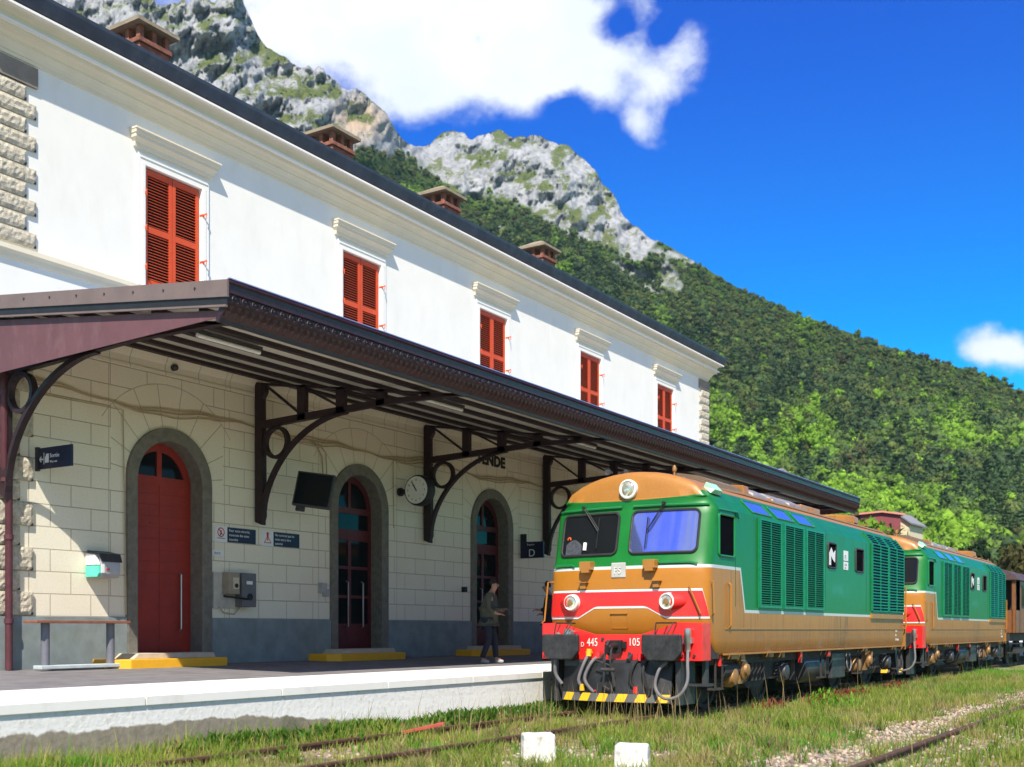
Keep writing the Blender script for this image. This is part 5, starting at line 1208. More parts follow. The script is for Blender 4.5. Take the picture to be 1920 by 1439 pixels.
# --- underframe, bogies, wheels, tank
B().box(-1.25, 1.25, .5, LEN-.3, .72, .90).build('underframe', M_GRIME, loco)
def bogie(yc):
    for x in (-1.02, 1.02):
        g = B(); s_ = 1 if x > 0 else -1; x0 = x+s_*.10
        g.prism_x([(yc-1.75,.50),(yc-1.6,.68),(yc-.7,.74),(yc+.7,.74),(yc+1.6,.68),(yc+1.75,.50),(yc+1.55,.40),(yc+.55,.42),(yc+.3,.30),(yc-.3,.30),(yc-.55,.42),(yc-1.55,.40)], x0-.05, x0+.05)
        for d in (-.45, -.15, .15, .45): g.cyl((x0+s_*.08, yc+d*.6, .42),(x0+s_*.08, yc+d*.6, .72),.06,n=10)
        b2 = g.build('bogie_frame', M_GRIME, loco)
        for d in (-1.22, 1.22):
            a = B(); a.lathe((x0+s_*.03, yc+d, .52), (s_,0,0), [(0,.17),(.10,.17),(.14,.14),(.18,.13),(.20,.06)], 16); a.build('axle_box', M_BRASS if d < 0 else M_DGREY, b2, smooth=True)
            a = B(); 
            for e in (-.26, .26): a = B(); a.tube([(x0+s_*.07+.045*math.cos(t), yc+d+e+.045*math.sin(t), .40+t*.0085) for t in np.linspace(0, 34, 70)], .012, 5); a.build('coil_spring', M_DGREY, b2)
            pass
    for d in (-1.22, 1.22):
        for s_ in (-1, 1):
            w_ = B(); w_.lathe((s_*.72, yc+d, .50), (s_,0,0), [(-.07,.53),(-.04,.53),(-.035,.50),(.07,.50),(.07,.43),(.03,.41),(.03,.14),(.10,.12),(.10,.0)], 32); w_.build('wheel', M_GRIME, loco)
        B().cyl((-.8,yc+d,.50),(.8,yc+d,.50),.08,n=10).build('axle', M_GRIME, loco)
bogie(2.6); bogie(9.6)
g = B(); g.lathe((1.0,4.95,.55), (0,1,0), [(0,.05),(.02,.28),(.1,.30),(1.2,.30),(1.28,.28),(1.3,.05)], 20); g.build('fuel_tank', M_DGREY, loco, smooth=True)
B().box(.72,1.28,6.6,7.5,.30,.80).build('battery_box', M_DGREY, loco, bevel=.02); B().box(-1.2,-.7,4.8,7.5,.3,.8).build('battery_box', M_DGREY, loco, bevel=.02)
B().cyl((1.2,.95,.62),(1.2,1.75,.62),.13,n=14).build('air_reservoir', M_GRIME, loco); B().box(1.0,1.25,6.35,6.52,.4,.8).build('equipment_case', M_GRIME, loco); B().cyl((1.1,4.6,.35),(1.1,4.6,.8),.10,n=12).build('air_reservoir', M_GRIME, loco); B().cyl((1.15,7.9,.40),(1.15,7.9,.85),.09,n=12).build('air_reservoir', M_GRIME, loco)
for y, z, w2, h2 in ((.72,.70,.14,.17),(4.55,.66,.10,.22),(6.2,.74,.16,.10)):
    B().box(1.28,1.33,y,y+w2,z,z+h2).build('red_valve', M_RED, loco, bevel=.004)
g = B()
for y, w2, z in ((1.05,.34,.80),(1.48,.16,.76),(2.75,.22,.80),(3.4,.12,.78),(8.6,.2,.8),(9.1,.1,.7),(11.0,.2,.80)): B().box(1.22,1.39,y,y+w2,z,z+.10).build('hanger', M_BRASS, loco, bevel=.004)
for y in (1.75, 9.05): g = B(); g.lathe((1.30,y,.62), (1,0,0), [(0,.16),(.04,.16),(.06,.10),(.10,.09),(.11,.03)], 16); g.box(1.22,1.305,y-.16,y+.02,.40,.86); g.build('brake_gear', M_BRASS, loco)
hose([(1.30,7.5,.80),(1.33,7.45,.55),(1.33,7.6,.42),(1.33,7.75,.55),(1.3,7.7,.80)], .015, M_HOSE, 'sand_hose')
for y in (.5,5.7,8.2,11.5): g = B(); g.box(1.10,1.34,y,y+.35,.34,.37); g.box(1.32,1.345,y+.02,y+.05,.34,.88); g.box(1.32,1.345,y+.30,y+.33,.34,.88); g.build('step', M_GRIME, loco)
# little data lettering on the skirt
for i, s2 in enumerate(('14 m', '72 t', '130 km/h')): text('data_lettering', s2, .075, R0+Vector((1.403, 11.05, 1.21-.10*i)), (0,1,0), (0,0,1), M_SIGNW, body, .001)
# --- rear end
g = B(); g.tube([(1.41,LEN-.12,2.25),(1.46,LEN-.06,2.25),(1.46,LEN-.06,1.30),(1.41,LEN-.12,1.28)], .018, 6); g.tube([(1.25,LEN+.02,2.3),(1.25,LEN+.12,2.3),(1.25,LEN+.12,1.2),(1.25,LEN+.02,1.15)], .018, 6); g.tube([(1.0,LEN+.02,2.1),(1.0,LEN+.10,2.1),(1.0,LEN+.10,1.2),(1.0,LEN+.02,1.15)], .016, 6); g.build('rear_handrail', M_BROWN, loco, smooth=True)
g = B(); g.box(-1.42,1.42,LEN+.02,LEN+.10,.80,1.28); g.build('rear_beam', M_BROWN, loco)
for s_ in (-1, 1):
    g = B(); g.lathe((s_*.875,LEN+.10,1.0), (0,1,0), [(0,.15),(.3,.12),(.52,.10)], 16); o_ = g.build('buffer', M_BLACK, loco); B().box(s_*.875-.3,s_*.875+.3,LEN+.62,LEN+.68,.82,1.18).build('buffer_head', M_BLACK, o_, bevel=.02)
B().box(-.45,.45,LEN+.0,LEN+.25,1.2,3.1).build('gangway_door', M_BLACK, loco)
hose([(1.12,LEN+.3,.95),(1.20,LEN+.55,.60),(1.12,LEN+.75,.36),(.9,LEN+.95,.34)], .024, M_HOSE)
g = B(); g.box(.95,1.2,LEN+.2,LEN+.6,.20,.24); g.prism_y([(.98,.24),(1.16,.24),(1.10,.85),(1.04,.85)], LEN+.3, LEN+.5); g.build('rear_step', M_DGREY, loco)
loco.scale = (.972, 1, 1); loco.location.x = -7.961
# second locomotive: a copy set one length back
l2 = copy_tree(loco); l2.location = (-7.961, LY+13.85, 0); 
for o_ in [c for c in kids(l2) if c.name.startswith('windscreen')]:
    for g_ in kids(o_):
        if g_.name.startswith('glass'): g_.data = g_.data.copy(); g_.data.materials[0] = M_GLASSD
    o_['label'] = 'dark windscreen'
l2['label'] = 'second green and brown locomotive coupled behind the leading one'

# ================================================================== brown carriage
cy = 43.6; ca = empty('passenger_carriage', (-8, cy, 0), 'old brown passenger carriage with dark rounded roof behind the second locomotive', 'carriage')
M_CB = mat('carriage_brown', (.20,.075,.022), .5, var=.2, dirt=(.10,.05,.02)); M_CR = mat('carriage_roof', (.075,.045,.045), .6, var=.3)
g = MB(); g.box(-9.4,-6.6,cy+.9,cy+22,1.15,3.05); g.build('body', M_CB, ca)
g = MB(); rp = [(-9.5,3.02),(-9.42,3.16),(-9.1,3.36),(-8.6,3.50),(-8,3.55),(-7.4,3.50),(-6.9,3.36),(-6.58,3.16),(-6.5,3.02)]; g.prism_y(rp, cy-.1, cy+22.5); g.build('roof', M_CR, ca, smooth=True)
g = MB()
for y in (cy+1.9, cy+5.0): g.prism_y([(a*1.0+0, b+.012) for a, b in rp], y, y+.08)
g.build('roof_ribs', M_CR, ca)
g = MB(); g.box(-9.3,-6.7,cy+.86,cy+.9,1.15,3.05); g.build('end_wall', M_BLACK, ca)
g = MB(); g.box(-6.72,-6.60,cy,cy+.08,1.15,3.02); g.box(-6.66,-6.60,cy+.02,cy+1.0,1.15,1.95); g.box(-6.72,-6.60,cy+.9,cy+1.0,1.9,3.02); g.box(-9.3,-6.7,cy,cy+.05,1.15,1.95); g.build('vestibule', M_CB, ca)
for k in range(12):
    y = cy+1.3+1.62*k; f = MB().box(-6.62,-6.585,y,y+1.0,2.05,2.85).build('window', M_BLACK, ca); MB().box(-6.585,-6.58,y+.08,y+.92,2.12,2.78).build('pane', M_GLASSD, f)
g = MB(); g.box(-9.2,-6.8,cy,cy+22,.85,1.13); g.box(-6.9,-6.7,cy+5,cy+8,.4,.85); g.build('underframe', M_GRIME, ca)
for y in (cy+2.2, cy+4.6, cy+17, cy+19.4):
    for x in (-7.28, -8.72): MB().lathe((x,y,.48), (1,0,0), [(-.07,.48),(.07,.48),(.05,.38),(.05,.1)], 24).build('wheel', M_GRIME, ca)
g = MB(); g.box(-6.95,-6.85,cy+1.2,cy+5.6,.40,.62); g.build('bogie_frame', M_GRIME, ca)
g = MB(); g.box(-6.9,-6.6,cy+.1,cy+.9,.42,.46); g.box(-6.9,-6.6,cy+.1,cy+.9,.75,.78); g.build('steps', M_GRIME, ca)
for s_ in (-1, 1): MB().lathe((-8+s_*.875, cy, 1.0), (0,-1,0), [(0,.15),(.3,.12),(.55,.10),(.56,.22),(.60,.22)], 18).build('buffer', M_BLACK, ca)
# ================================================================== tracks
GR = 'rails of the station tracks'
def rail(x, label):
    mb = MB(); mb.prism_y([(x-.07,-.155),(x+.07,-.155),(x+.07,-.145),(x+.012,-.125),(x+.010,-.035),(x+.035,-.025),(x+.035,-.004),(x+.028,0),(x-.028,0),(x-.035,-.004),(x-.035,-.025),(x-.010,-.035),(x-.012,-.125),(x-.07,-.145)], 2, 75)
    return tag(mb.build('rail', M_RAIL), label, 'rail', GR)
rail(-7.2825, 'rusty rail under the near wheels of the locomotives'); rail(-8.7175, 'rusty rail closest to the platform, half hidden in grass')
rail(-3.0, 'rusty rail crossing the gravel in the lower right'); rail(-1.565, 'rusty rail nearest the camera in the lower right corner')
sl0 = None
def sleeper(x, y, label, grp):
    global sl0
    mb = MB(); mb.box(x-1.25, x+1.25, y-.12, y+.12, -.30, -.105); return tag(mb.build('sleeper', M_SLEEP, bevel=.015), label, 'sleeper', grp)
s0 = sleeper(-8.0, 6.0, 'old wooden sleeper sunk in grass beneath the train track', 'sleepers of the train track'); 
for k in range(1, 16):
    c = copy_tree(s0); c.location = (0, .62*k, 0)
s1 = sleeper(-2.28, 6.0, 'old wooden sleeper sunk in gravel beneath the empty track', 'sleepers of the empty track')
for k in range(1, 26):
    c = copy_tree(s1); c.location = (0, .62*k, 0)
# white marker blocks and a scrap of red board
def block(x, y, w, h, d, a, label, seed):
    r = random.Random(seed); M_ = Matrix.Rotation(a, 3, 'Z'); mb = MB(); nseg = 5; vs = []
    bm = bmesh.new(); bmesh.ops.create_cube(bm, size=1.0); bmesh.ops.subdivide_edges(bm, edges=bm.edges, cuts=4, use_grid_fill=True)
    for v in bm.verts:
        t = v.co.z+.5; q = Vector((v.co.x*w*(1-.10*t), v.co.y*d*(1-.10*t), v.co.z*h)); q += Vector((r.uniform(-1,1), r.uniform(-1,1), r.uniform(-1,1)))*.006; q = M_ @ q; vs.append(q+Vector((x, y, -.12+h/2)))
    mb.add(vs, [tuple(v.index for v in f.verts) for f in bm.faces]); bm.free()
    return tag(mb.build('marker_block', M_BLOCK, bevel=.02, smooth=False), label, 'block', 'white marker blocks beside the track')
block(-6.10, 10.15, .36, .31, .26, TH+.1, 'rough whitewashed block in front of the buffers, the left one', 1)
block(-4.75, 9.60, .33, .32, .28, TH-.2, 'smoother white block with rounded top, the right one in the grass', 2)
rb_ = MB(); rb_.bar((-8.75, 11.25, -.02), (-8.30, 11.55, .10), .10, .035); tag(rb_.build('red_board', mat('faded_red', (.38,.06,.045), .8, var=.2), bevel=.004), 'short faded red board lying in the grass by the rail', 'board')

# ================================================================== grass, stones, weeds
mgr = bpy.data.materials.new('grass_blades'); mgr.use_nodes = True; T = NT(mgr.node_tree); b = T.n['Principled BSDF']; b.inputs['Roughness'].default_value = .6; b.inputs['Specular IOR Level'].default_value = .2
tr = T.node('ShaderNodeBsdfTranslucent'); at_ = T.node('ShaderNodeAttribute', attribute_name='tint').outputs['Color']; T.l.new(at_, b.inputs['Base Color']); T.l.new(at_, tr.inputs['Color'])
mx = T.node('ShaderNodeMixShader'); mx.inputs[0].default_value = .35; T.l.new(b.outputs[0], mx.inputs[1]); T.l.new(tr.outputs[0], mx.inputs[2]); T.l.new(mx.outputs[0], T.n['Material Output'].inputs['Surface'])
def blades(name, P, H, Wd, tint, label, cat='grass', lean=.45, kindt='stuff'):
    n = len(P); a = RNG.uniform(0, 6.28, n); dx, dy = np.cos(a), np.sin(a); la = RNG.uniform(0, 6.28, n); ll = RNG.uniform(.05, lean, n)*H
    base = P; s = np.stack([dx, dy, np.zeros(n)], 1)*Wd[:, None]*.5; l1 = np.stack([np.cos(la)*ll*.3, np.sin(la)*ll*.3, H*.55], 1); l2_ = np.stack([np.cos(la)*ll, np.sin(la)*ll, H], 1)
    V = np.stack([base-s, base+s, base+l1+s*.8, base+l1-s*.8, base+l2_], 1).reshape(-1, 3); o = np.arange(n)*5
    tr_ = np.concatenate([np.stack([o, o+1, o+2], 1), np.stack([o, o+2, o+3], 1), np.stack([o+3, o+2, o+4], 1)])
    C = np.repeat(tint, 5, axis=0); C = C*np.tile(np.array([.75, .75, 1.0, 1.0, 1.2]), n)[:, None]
    ob = np_mesh(name, V, tr_, mgr, attr={'tint': np.clip(C, 0, 1)}); return tag(ob, label, cat, kind=kindt)
# candidate places, denser near the camera
def region(n, x0, x1, y0, y1):
    x = RNG.uniform(x0, x1, n); u = RNG.random(n); y = y0+(y1-y0)*u**1.35; return x, y
n = 520000
x, y = region(n, -9.5, 1.5, 6.0, 40)
R_v = x*CT+y*ST; F_v = -x*ST+y*CT
keep = (F_v > 8) & (abs(R_v/F_v) < .5)
x, y = x[keep], y[keep]
pat = fbm(x*.8, y*.45, 4, 91); pat2 = fbm(x*3.1, y*2.3, 3, 95)
gravel = np.exp(-((x+3.60)/.42)**2)*.62 + np.exp(-((x+2.35)/.7)**2)*.30 + np.exp(-((x+8.0)/.45)**2)*.25 + np.exp(-((x+6.0)/.9)**2)*np.clip(1-(y-8)/7, 0, 1)*.35
d_ = .62 + (pat-.5)*1.7 + (pat2-.5)*.9 - gravel*.95
keep = RNG.random(len(x)) < np.clip(d_, .02, 1); keep &= ~((abs(x+3.0) < .10) | (abs(x+1.565) < .10) | ((abs(x+7.34) < .12) & (RNG.random(len(x)) < .9)) | ((abs(x+8.66) < .12) & (RNG.random(len(x)) < .8)))
keep &= ~((x < -6.9) & (x > -9.0) & (y > 16.5))
x, y, pat, pat2, gravel = (v[keep] for v in (x, y, pat, pat2, gravel))
n = len(x); z = ground_z(x, y)-.01
near_wall = np.clip(1-(x+9.5)/1.0, 0, 1)
H = RNG.uniform(.04, .125, n)*(.7+pat)*(1+.9*near_wall)*np.where(gravel > .5, .6, 1); H = np.where(RNG.random(n) < .05, H*1.7, H)
G1 = np.array([.16, .27, .026]); G2 = np.array([.29, .32, .062]); G3 = np.array([.36, .29, .12]); G4 = np.array([.085, .25, .018])
mixv = np.clip((pat2-.35)*2.5+RNG.normal(0, .25, n), 0, 1)[:, None]; tint = G1*(1-mixv)+G2*mixv; dry = (RNG.random(n) < np.clip(.24+.28*(pat < .47)+.25*(gravel > .3)-.15*near_wall, 0, 1)); tint[dry] = G3
lush = (fbm(x*.5, y*.5, 3, 40) > .60) & ~dry; tint[lush] = G4*1.2; tint *= RNG.uniform(.7, 1.35, n)[:, None]
blades('grass', np.stack([x, y, z], 1), H, RNG.uniform(.006, .014, n), tint, 'short patchy grass over the tracks')
# tufts
nt = 1500; tx, ty = region(nt*3, -9.4, 1.0, 7, 34); gg = np.exp(-((tx+3.6)/.4)**2); kk = (RNG.random(nt*3) > gg) & ~((tx < -6.9) & (ty > 16.3)) & (abs(tx+3.0) > .12) & (abs(tx+1.565) > .12) & (abs(tx+7.28) > .22) & (abs(tx+8.72) > .2); tx, ty = tx[kk][:nt], ty[kk][:nt]; nt = len(tx); m_ = 34
sp = RNG.uniform(.03, .10, nt); bx = np.repeat(tx, m_)+RNG.normal(0, 1, nt*m_)*np.repeat(sp, m_); by = np.repeat(ty, m_)+RNG.normal(0, 1, nt*m_)*np.repeat(sp, m_)
hh = np.repeat(RNG.uniform(.09, .26, nt), m_)*RNG.uniform(.5, 1.1, nt*m_); pal = np.array([[.16,.26,.03],[.26,.30,.06],[.36,.30,.13],[.10,.22,.02],[.24,.20,.10]])[RNG.choice(5, nt, p=[.3,.28,.17,.17,.08])]
tt = np.repeat(pal, m_, axis=0)*RNG.uniform(.6, 1.3, nt*m_)[:, None]
blades('grass_tufts', np.stack([bx, by, ground_z(bx, by)-.01], 1), hh, RNG.uniform(.006, .013, nt*m_), tt, 'taller mixed green and straw coloured grass tufts', lean=.9)
# tall dry stalks
cl = []
for (cx_, cyy, sp, m_) in [(-6.9,14.2,.8,60),(-8.2,13.0,.9,45),(-6.2,13.0,.9,35),(-6.35,18.5,1.3,24),(-7.4,12.0,.6,20),(-6.4,25,2.5,20),(-9.2,12.5,1.2,16),(-6.3,34,2.2,40),(-5.2,11.5,1.4,25)]:
    cl.append(np.stack([RNG.normal(cx_, sp*.45, m_), RNG.normal(cyy, sp, m_)], 1))
P2 = np.concatenate(cl); P2 = P2[(P2[:,0] > -9.45)]; n2 = len(P2); P3 = np.concatenate([P2, ground_z(P2[:,0], P2[:,1])[:,None]], 1)
t2 = np.tile(np.array([[.34,.26,.12]]), (n2,1))*RNG.uniform(.6,1.2,n2)[:,None]; gsel = (P3[:,1] > 28); t2[gsel] = np.array([.16,.22,.04])
blades('tall_grass_stalks', P3, RNG.uniform(.25,.75,n2), RNG.uniform(.007,.012,n2), t2, 'thin dry grass stalks standing in front of the train', lean=.25)
# leafy weeds along the wall and under the train
def weeds(name, spots, label, tintc, hmax):
    P_, H_, W_, C_ = [], [], [], []
    for (cx_, cyy, sx, sy, m_) in spots:
        q = np.stack([RNG.normal(cx_, sx, m_), RNG.normal(cyy, sy, m_)], 1); q = q[q[:,0] > -9.5]; k = len(q); up = RNG.uniform(0, hmax, k)
        P_.append(np.concatenate([q, (ground_z(q[:,0], q[:,1])+up)[:,None]], 1)); H_.append(RNG.uniform(.04,.10,k)); W_.append(RNG.uniform(.02,.045,k)); C_.append(np.array([tintc])*RNG.uniform(.6,1.4,k)[:,None])
    return blades(name, np.concatenate(P_), np.concatenate(H_), np.concatenate(W_), np.concatenate(C_), label, 'weeds', lean=1.2)
weeds('weeds', [(-9.35, yy, .14, .28, 260) for yy in np.arange(11.2, 17.6, .42)]+[(-9.3, yy, .12, .3, 150) for yy in np.arange(8.6, 11, .4)]+[(-9.1, 10.6, .3, .5, 200), (-9.2, 14.2, .25, .6, 500)], 'leafy green weeds along the foot of the platform wall', (.06,.15,.015), .16)
weeds('red_sorrel', [(-6.45, yy, .10, .35, 90) for yy in (18.2, 20.5, 21.6, 22.4, 23.2, 25.5, 26.4)], 'reddish sorrel growing along the shaded side of the train', (.22,.055,.03), .16)
weeds('broad_leaved_weed', [(-5.9, 19.4, .16, .25, 170)], 'bright broad leaved weed in front of the train', (.14,.30,.02), .30)
# stones
def stones(n, f, name, label, smin, smax, col):
    x, y = f(n); k = RNG.random(n); keep_ = k < np.clip(.9, 0, 1); x, y = x[keep_], y[keep_]; n = len(x)
    v0, f0 = ico(1); s = RNG.uniform(smin, smax, n); o_ = np.arange(n)*len(v0)
    jit = 1+RNG.uniform(-.28, .28, (n, len(v0), 1)); sc3 = RNG.uniform(.6, 1.2, (n, 1, 3)); a = RNG.uniform(0, 6.28, n); ca, sa = np.cos(a)[:,None], np.sin(a)[:,None]
    q = v0[None]*jit*sc3*s[:,None,None]; qx = q[:,:,0]*ca-q[:,:,1]*sa; qy = q[:,:,0]*sa+q[:,:,1]*ca
    z = ground_z(x, y)+s*.25; V = np.stack([qx+x[:,None], qy+y[:,None], q[:,:,2]*.8+z[:,None]], -1).reshape(-1, 3); Fc = (f0[None]+o_[:,None,None]).reshape(-1, 3)
    C = np.repeat(np.array([col])*RNG.uniform(.45, 1.5, n)[:,None]*(1+RNG.normal(0,.06,(n,3))), len(v0), axis=0)
    return tag(np_mesh(name, V, Fc, mf, attr={'tint': np.clip(C, 0, .8)}), label, 'gravel', kind='stuff')
def g1(n):
    b_ = RNG.choice([0,1,2,3], n, p=[.46,.26,.14,.14]); x = np.where(b_ == 0, RNG.normal(-3.65,.34,n), np.where(b_ == 1, RNG.normal(-2.3,.5,n), np.where(b_ == 2, RNG.normal(-8,.4,n), RNG.normal(-6.0,.7,n))))
    y = np.where(b_ == 3, RNG.uniform(8,14.5,n), 7+26*RNG.random(n)**1.4); return x, y
stones(15000, g1, 'gravel', 'pale ballast stones scattered by the empty track', .012, .034, (.42,.34,.27))

# ================================================================== houses beyond
def house(Rr, Fw, w, d, h, rh, ang, wallm, roofm, label, group, chim=False):
    x, y = view(Rr, Fw); t = empty('house', (x, y, -.3), label, 'house', group); M_ = Matrix.Rotation(ang, 3, 'Z')
    def tr(v): q = M_ @ Vector(v); return (q.x+x, q.y+y, q.z-.3)
    m1 = MB(); m1.add([tr(v) for v in [(-w/2,-d/2,0),(w/2,-d/2,0),(w/2,d/2,0),(-w/2,d/2,0),(-w/2,-d/2,h),(w/2,-d/2,h),(w/2,d/2,h),(-w/2,d/2,h),(0,-d/2,h+rh),(0,d/2,h+rh)]], [(0,1,5,8,4),(1,2,6,5),(2,3,7,9,6),(3,0,4,7)]); m1.build('wall', wallm, t)
    e = .35; r2 = MB()
    for s_ in (-1, 1):
        A = [(0,-d/2-e,h+rh+.03),(0,d/2+e,h+rh+.03),(s_*(w/2+e),d/2+e,h-e*rh/(w/2)+.03),(s_*(w/2+e),-d/2-e,h-e*rh/(w/2)+.03)]; r2.add([tr(v) for v in A]+[tr((v[0],v[1],v[2]+.18)) for v in A], [(0,1,2,3),(7,6,5,4),(0,4,5,1),(1,5,6,2),(2,6,7,3),(3,7,4,0)])
    r2.build('roof', roofm, t)
    if chim: m3 = MB(); m3.add([tr(v) for v in [(w*.2-.3,-.3,h),(w*.2+.3,-.3,h),(w*.2+.3,.3,h),(w*.2-.3,.3,h),(w*.2-.3,-.3,h+rh+.6),(w*.2+.3,-.3,h+rh+.6),(w*.2+.3,.3,h+rh+.6),(w*.2-.3,.3,h+rh+.6)]], [(0,1,5,4),(1,2,6,5),(2,3,7,6),(3,0,4,7),(4,5,6,7)]); m3.build('chimney', wallm, t)
    for k in (-1, 1):
        f = MB(); f.add([tr(v) for v in [(k*w*.25-.4,-d/2-.03,h*.55),(k*w*.25+.4,-d/2-.03,h*.55),(k*w*.25+.4,-d/2-.03,h*.55+1.2),(k*w*.25-.4,-d/2-.03,h*.55+1.2)]], [(0,1,2,3)]); f.build('window', M_DGREY, t)
M_GREYR = mat('grey_far_roof', (.22,.22,.25), .8)
house(at_px(1634,130), 130, 4.6, 5, 14.3, .25, TH+rad(6), mat('wine_wall', (.22,.05,.06), .9, var=.1), mat('salmon_roof', (.62,.24,.18), .85, var=.08), 'low house with a salmon roof edge right above the leading locomotive', 'houses beyond the train')
house(at_px(1694,133), 133, 2.9, 5.5, 13.7, 1.1, TH+rad(-35), M_CREAM, M_GREYR, 'cream gabled house with grey roof beside the salmon roofed one', 'houses beyond the train')
house(at_px(1425,100), 100, 3.5, 5, 14.1, 1.0, TH+rad(30), M_TRIMW, M_GREYR, 'tall pale house whose roof just shows over the canopy edge', 'houses beyond the train')

# ================================================================== people
def skin(name, nodes, edges, m, parent, root=0, sub=2):
    """nodes: (x, y, z, radius) in world space"""
    off = Vector((0,0,0)); p = parent
    while p: off += p.location; p = p.parent
    me = bpy.data.meshes.new(name); me.from_pydata([Vector(n[:3])-off for n in nodes], edges, []); me.materials.append(m)
    o = bpy.data.objects.new(name, me); COL.objects.link(o); o.parent = parent
    md = o.modifiers.new('skin', 'SKIN'); md.use_smooth_shade = True
    if not me.skin_vertices: me.attributes.new('skin', 'FLOAT', 'POINT') if False else None
    if not me.skin_vertices:
        bpy.context.view_layer.objects.active = o; o.select_set(True)
        try: bpy.ops.mesh.customdata_skin_add()
        except Exception as ex: print('skin layer', ex)
    for i, n in enumerate(nodes):
        sv = me.skin_vertices[0].data[i]; r = n[3] if isinstance(n[3], tuple) else (n[3], n[3]); sv.radius = r; sv.use_root = (i == root)
    s2 = o.modifiers.new('sub', 'SUBSURF'); s2.levels = sub; s2.render_levels = sub
    return o
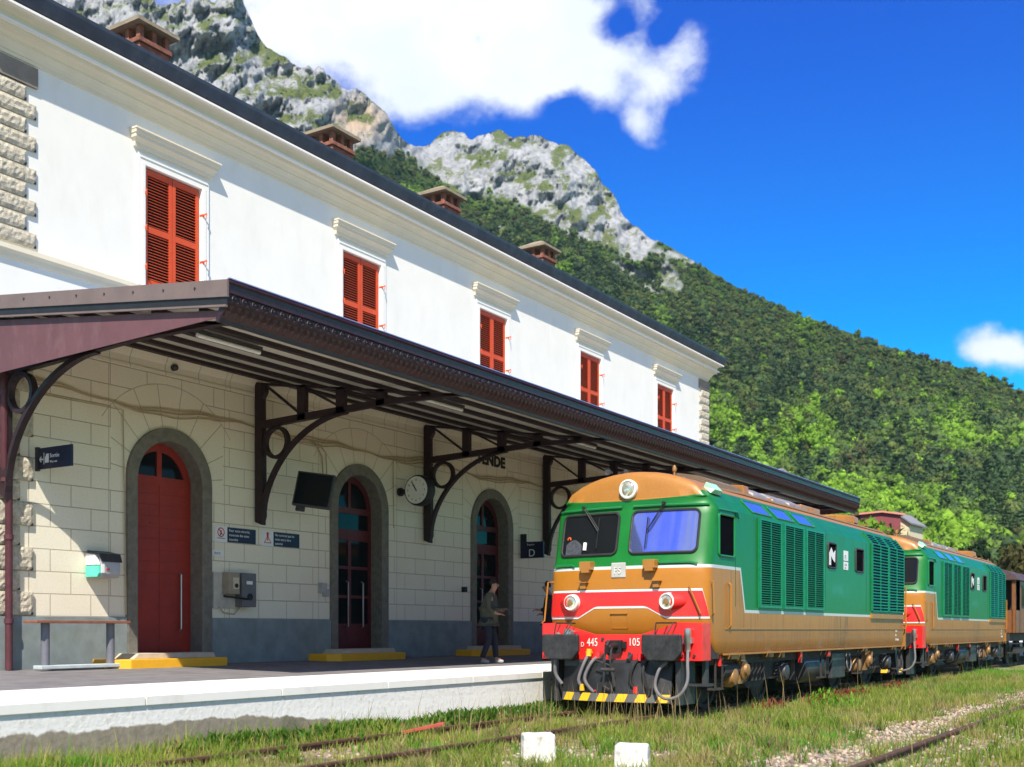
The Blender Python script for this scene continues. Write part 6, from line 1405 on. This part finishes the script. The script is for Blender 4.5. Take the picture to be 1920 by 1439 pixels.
def person(x, y, face, label, hgt, mode):
    t = empty('person', (x, y, pz(x)), label, 'person'); k = hgt/1.72; fx, fy_ = math.cos(face), math.sin(face); sx, sy = -fy_, fx   # forward, left
    z0 = pz(x)
    def P(f, l, z, r): return (x+(fx*f+sx*l)*k, y+(fy_*f+sy*l)*k, z0+z*k, r*k if not isinstance(r, tuple) else (r[0]*k, r[1]*k))
    st_ = .12 if mode == 0 else .03
    N = [P(0,0,.92,.13), P(.01,0,1.12,.125), P(.03,0,1.32,.145), P(.06,0,1.45,.075), P(.10,0,1.53,.052), P(.13,0,1.60,.078), P(.125,0,1.67,.072),
         P(0,.10,.88,.085), P(st_*.6+.03,.10,.50,.058), P(st_,.11,.10,.040), P(st_+.13,.12,.045,.035),
         P(0,-.10,.88,.085), P(-st_*.2+.05,-.10,.50,.058), P(-st_,-.11,.10,.040), P(-st_+.13,-.12,.045,.035),
         P(.04,.19,1.40,.055), P(.06,.24,1.14,.042), P(.25,.20,1.10,.033), P(.30,.18,1.12,.030),
         P(.04,-.19,1.40,.055), P(.06,-.24,1.14,.042), P(.23,-.20,1.02,.033), P(.28,-.18,1.02,.030)]
    E_ = [(0,1),(1,2),(2,3),(3,4),(4,5),(5,6),(0,7),(7,8),(8,9),(9,10),(0,11),(11,12),(12,13),(13,14),(2,15),(15,16),(16,17),(17,18),(2,19),(19,20),(20,21),(21,22)]
    for hb, s_ in ((18, 1), (22, -1)):
        bx = N[hb]
        for q in range(4):
            i = len(N); dl = (q-1.5)*.020*s_; ln = (.065, .078, .075, .058)[q]
            b0 = (.325 if s_ > 0 else .305); zz = (1.12 if s_ > 0 else 1.02)
            N += [P(b0+.01, .18*s_+dl, zz, .010), P(b0+ln*.6, .18*s_+dl, zz-.010, .009), P(b0+ln*.95, .18*s_+dl*.9, zz-.035, .008)]; E_ += [(hb, i), (i, i+1), (i+1, i+2)]
        i = len(N); N += [P(b0-.02, .18*s_-.035*s_, zz+.015, .010), P(b0+.025, .18*s_-.045*s_, zz+.02, .009)]; E_ += [(hb, i), (i, i+1)]
    body_ = skin('body', N, E_, M_SKIN, t, 0)
    # face
    hd = MB(); c = P(.13,0,1.62,0)
    for l in (.085, -.085): hd.cbox(P(.11,l,1.61,0)[:3], (.03*k,.018*k,.055*k), Matrix.Rotation(face, 3, 'Z'))
    hd.add([P(.195,0,1.645,0)[:3], P(.232,0,1.60,0)[:3], P(.195,.018,1.60,0)[:3], P(.195,-.018,1.60,0)[:3], P(.19,0,1.59,0)[:3]], [(0,1,2),(0,3,1),(1,4,2),(1,3,4)]); hd.build('nose_and_ears', M_SKIN, body_)
    ey = MB()
    for l in (.032, -.032): q = P(.197,l,1.64,0); ey.cbox(q[:3], (.012*k,.022*k,.012*k), Matrix.Rotation(face, 3, 'Z'))
    q = P(.200,0,1.565,0); ey.cbox(q[:3], (.010*k,.045*k,.008*k), Matrix.Rotation(face, 3, 'Z')); ey.build('eyes_and_mouth', M_HAIR, body_)
    skin('hair', [P(.07,0,1.60,.066), P(.075,0,1.67,.088), P(.115,0,1.715,.078), P(.155,0,1.725,.055)], [(0,1),(1,2),(2,3)], M_HAIR, t, 0, 1)
    cm_ = M_COAT if mode == 0 else M_DCOAT
    J = [P(0,0,.96,(.19,.19)), P(.0,0,.80,(.20,.19)), P(0,0,.76,(.20,.19)), P(.01,0,1.14,.165), P(.03,0,1.34,.165), P(.05,0,1.45,.085), P(.04,.19,1.40,.072), P(.06,.245,1.14,.060), P(.21,.205,1.105,.050), P(.04,-.19,1.40,.072), P(.06,-.245,1.14,.060), P(.19,-.205,1.03,.050)]
    skin('jacket', J, [(2,1),(1,0),(0,3),(3,4),(4,5),(4,6),(6,7),(7,8),(4,9),(9,10),(10,11)], cm_, t, 0)
    Tn = [P(0,0,.90,.14), P(0,.10,.84,.098), P(st_*.6+.03,.10,.48,.074), P(st_,.11,.10,.060), P(0,-.10,.84,.098), P(-st_*.2+.05,-.10,.48,.074), P(-st_,-.11,.10,.060)]
    skin('trousers', Tn, [(0,1),(1,2),(2,3),(0,4),(4,5),(5,6)], M_TROU, t, 0)
    for l, f in ((.11, st_), (-.11, -st_)): skin('shoe', [P(f-.03,l,.045,.048), P(f+.06,l,.045,.048), P(f+.17,l+.02*(1 if l > 0 else -1),.035,.038)], [(0,1),(1,2)], M_SHOE if mode == 0 else M_BLACK, t, 0, 1)
    return t
pr = person(-12.0, 18.15, rad(18), 'man in a long olive jacket standing in profile and holding papers', 1.58, 0)
pb = MB(); fxx, fyy = math.cos(rad(18)), math.sin(rad(18)); pb.cbox((-12.0+fxx*.36, 18.15+fyy*.36, pz(-12)+1.01), (.14,.22,.02), Matrix.Rotation(rad(18), 3, 'Z')); tag(pb.build('dark_folder', M_BLACK), 'dark folder held in the hands of the man on the platform', 'folder')
person(-12.2, 20.85, rad(200), 'person in a black coat half hidden behind the front of the train', 1.62, 1)

# ================================================================== air
hz = MB().box(-800, 420, -60, 1020, -1.7, 400).build('haze', (lambda m: m)(bpy.data.materials.new('haze')))
hm = hz.data.materials[0]; hm.use_nodes = True; T = NT(hm.node_tree); T.n.remove(T.n['Principled BSDF'])
pv = T.node('ShaderNodeVolumePrincipled'); pv.inputs['Color'].default_value = (.50, .78, 1, 1); pv.inputs['Density'].default_value = .00012; pv.inputs['Anisotropy'].default_value = .3
T.l.new(pv.outputs[0], T.n['Material Output'].inputs['Volume']); tag(hz, 'thin clear mountain air', 'haze', kind='stuff')
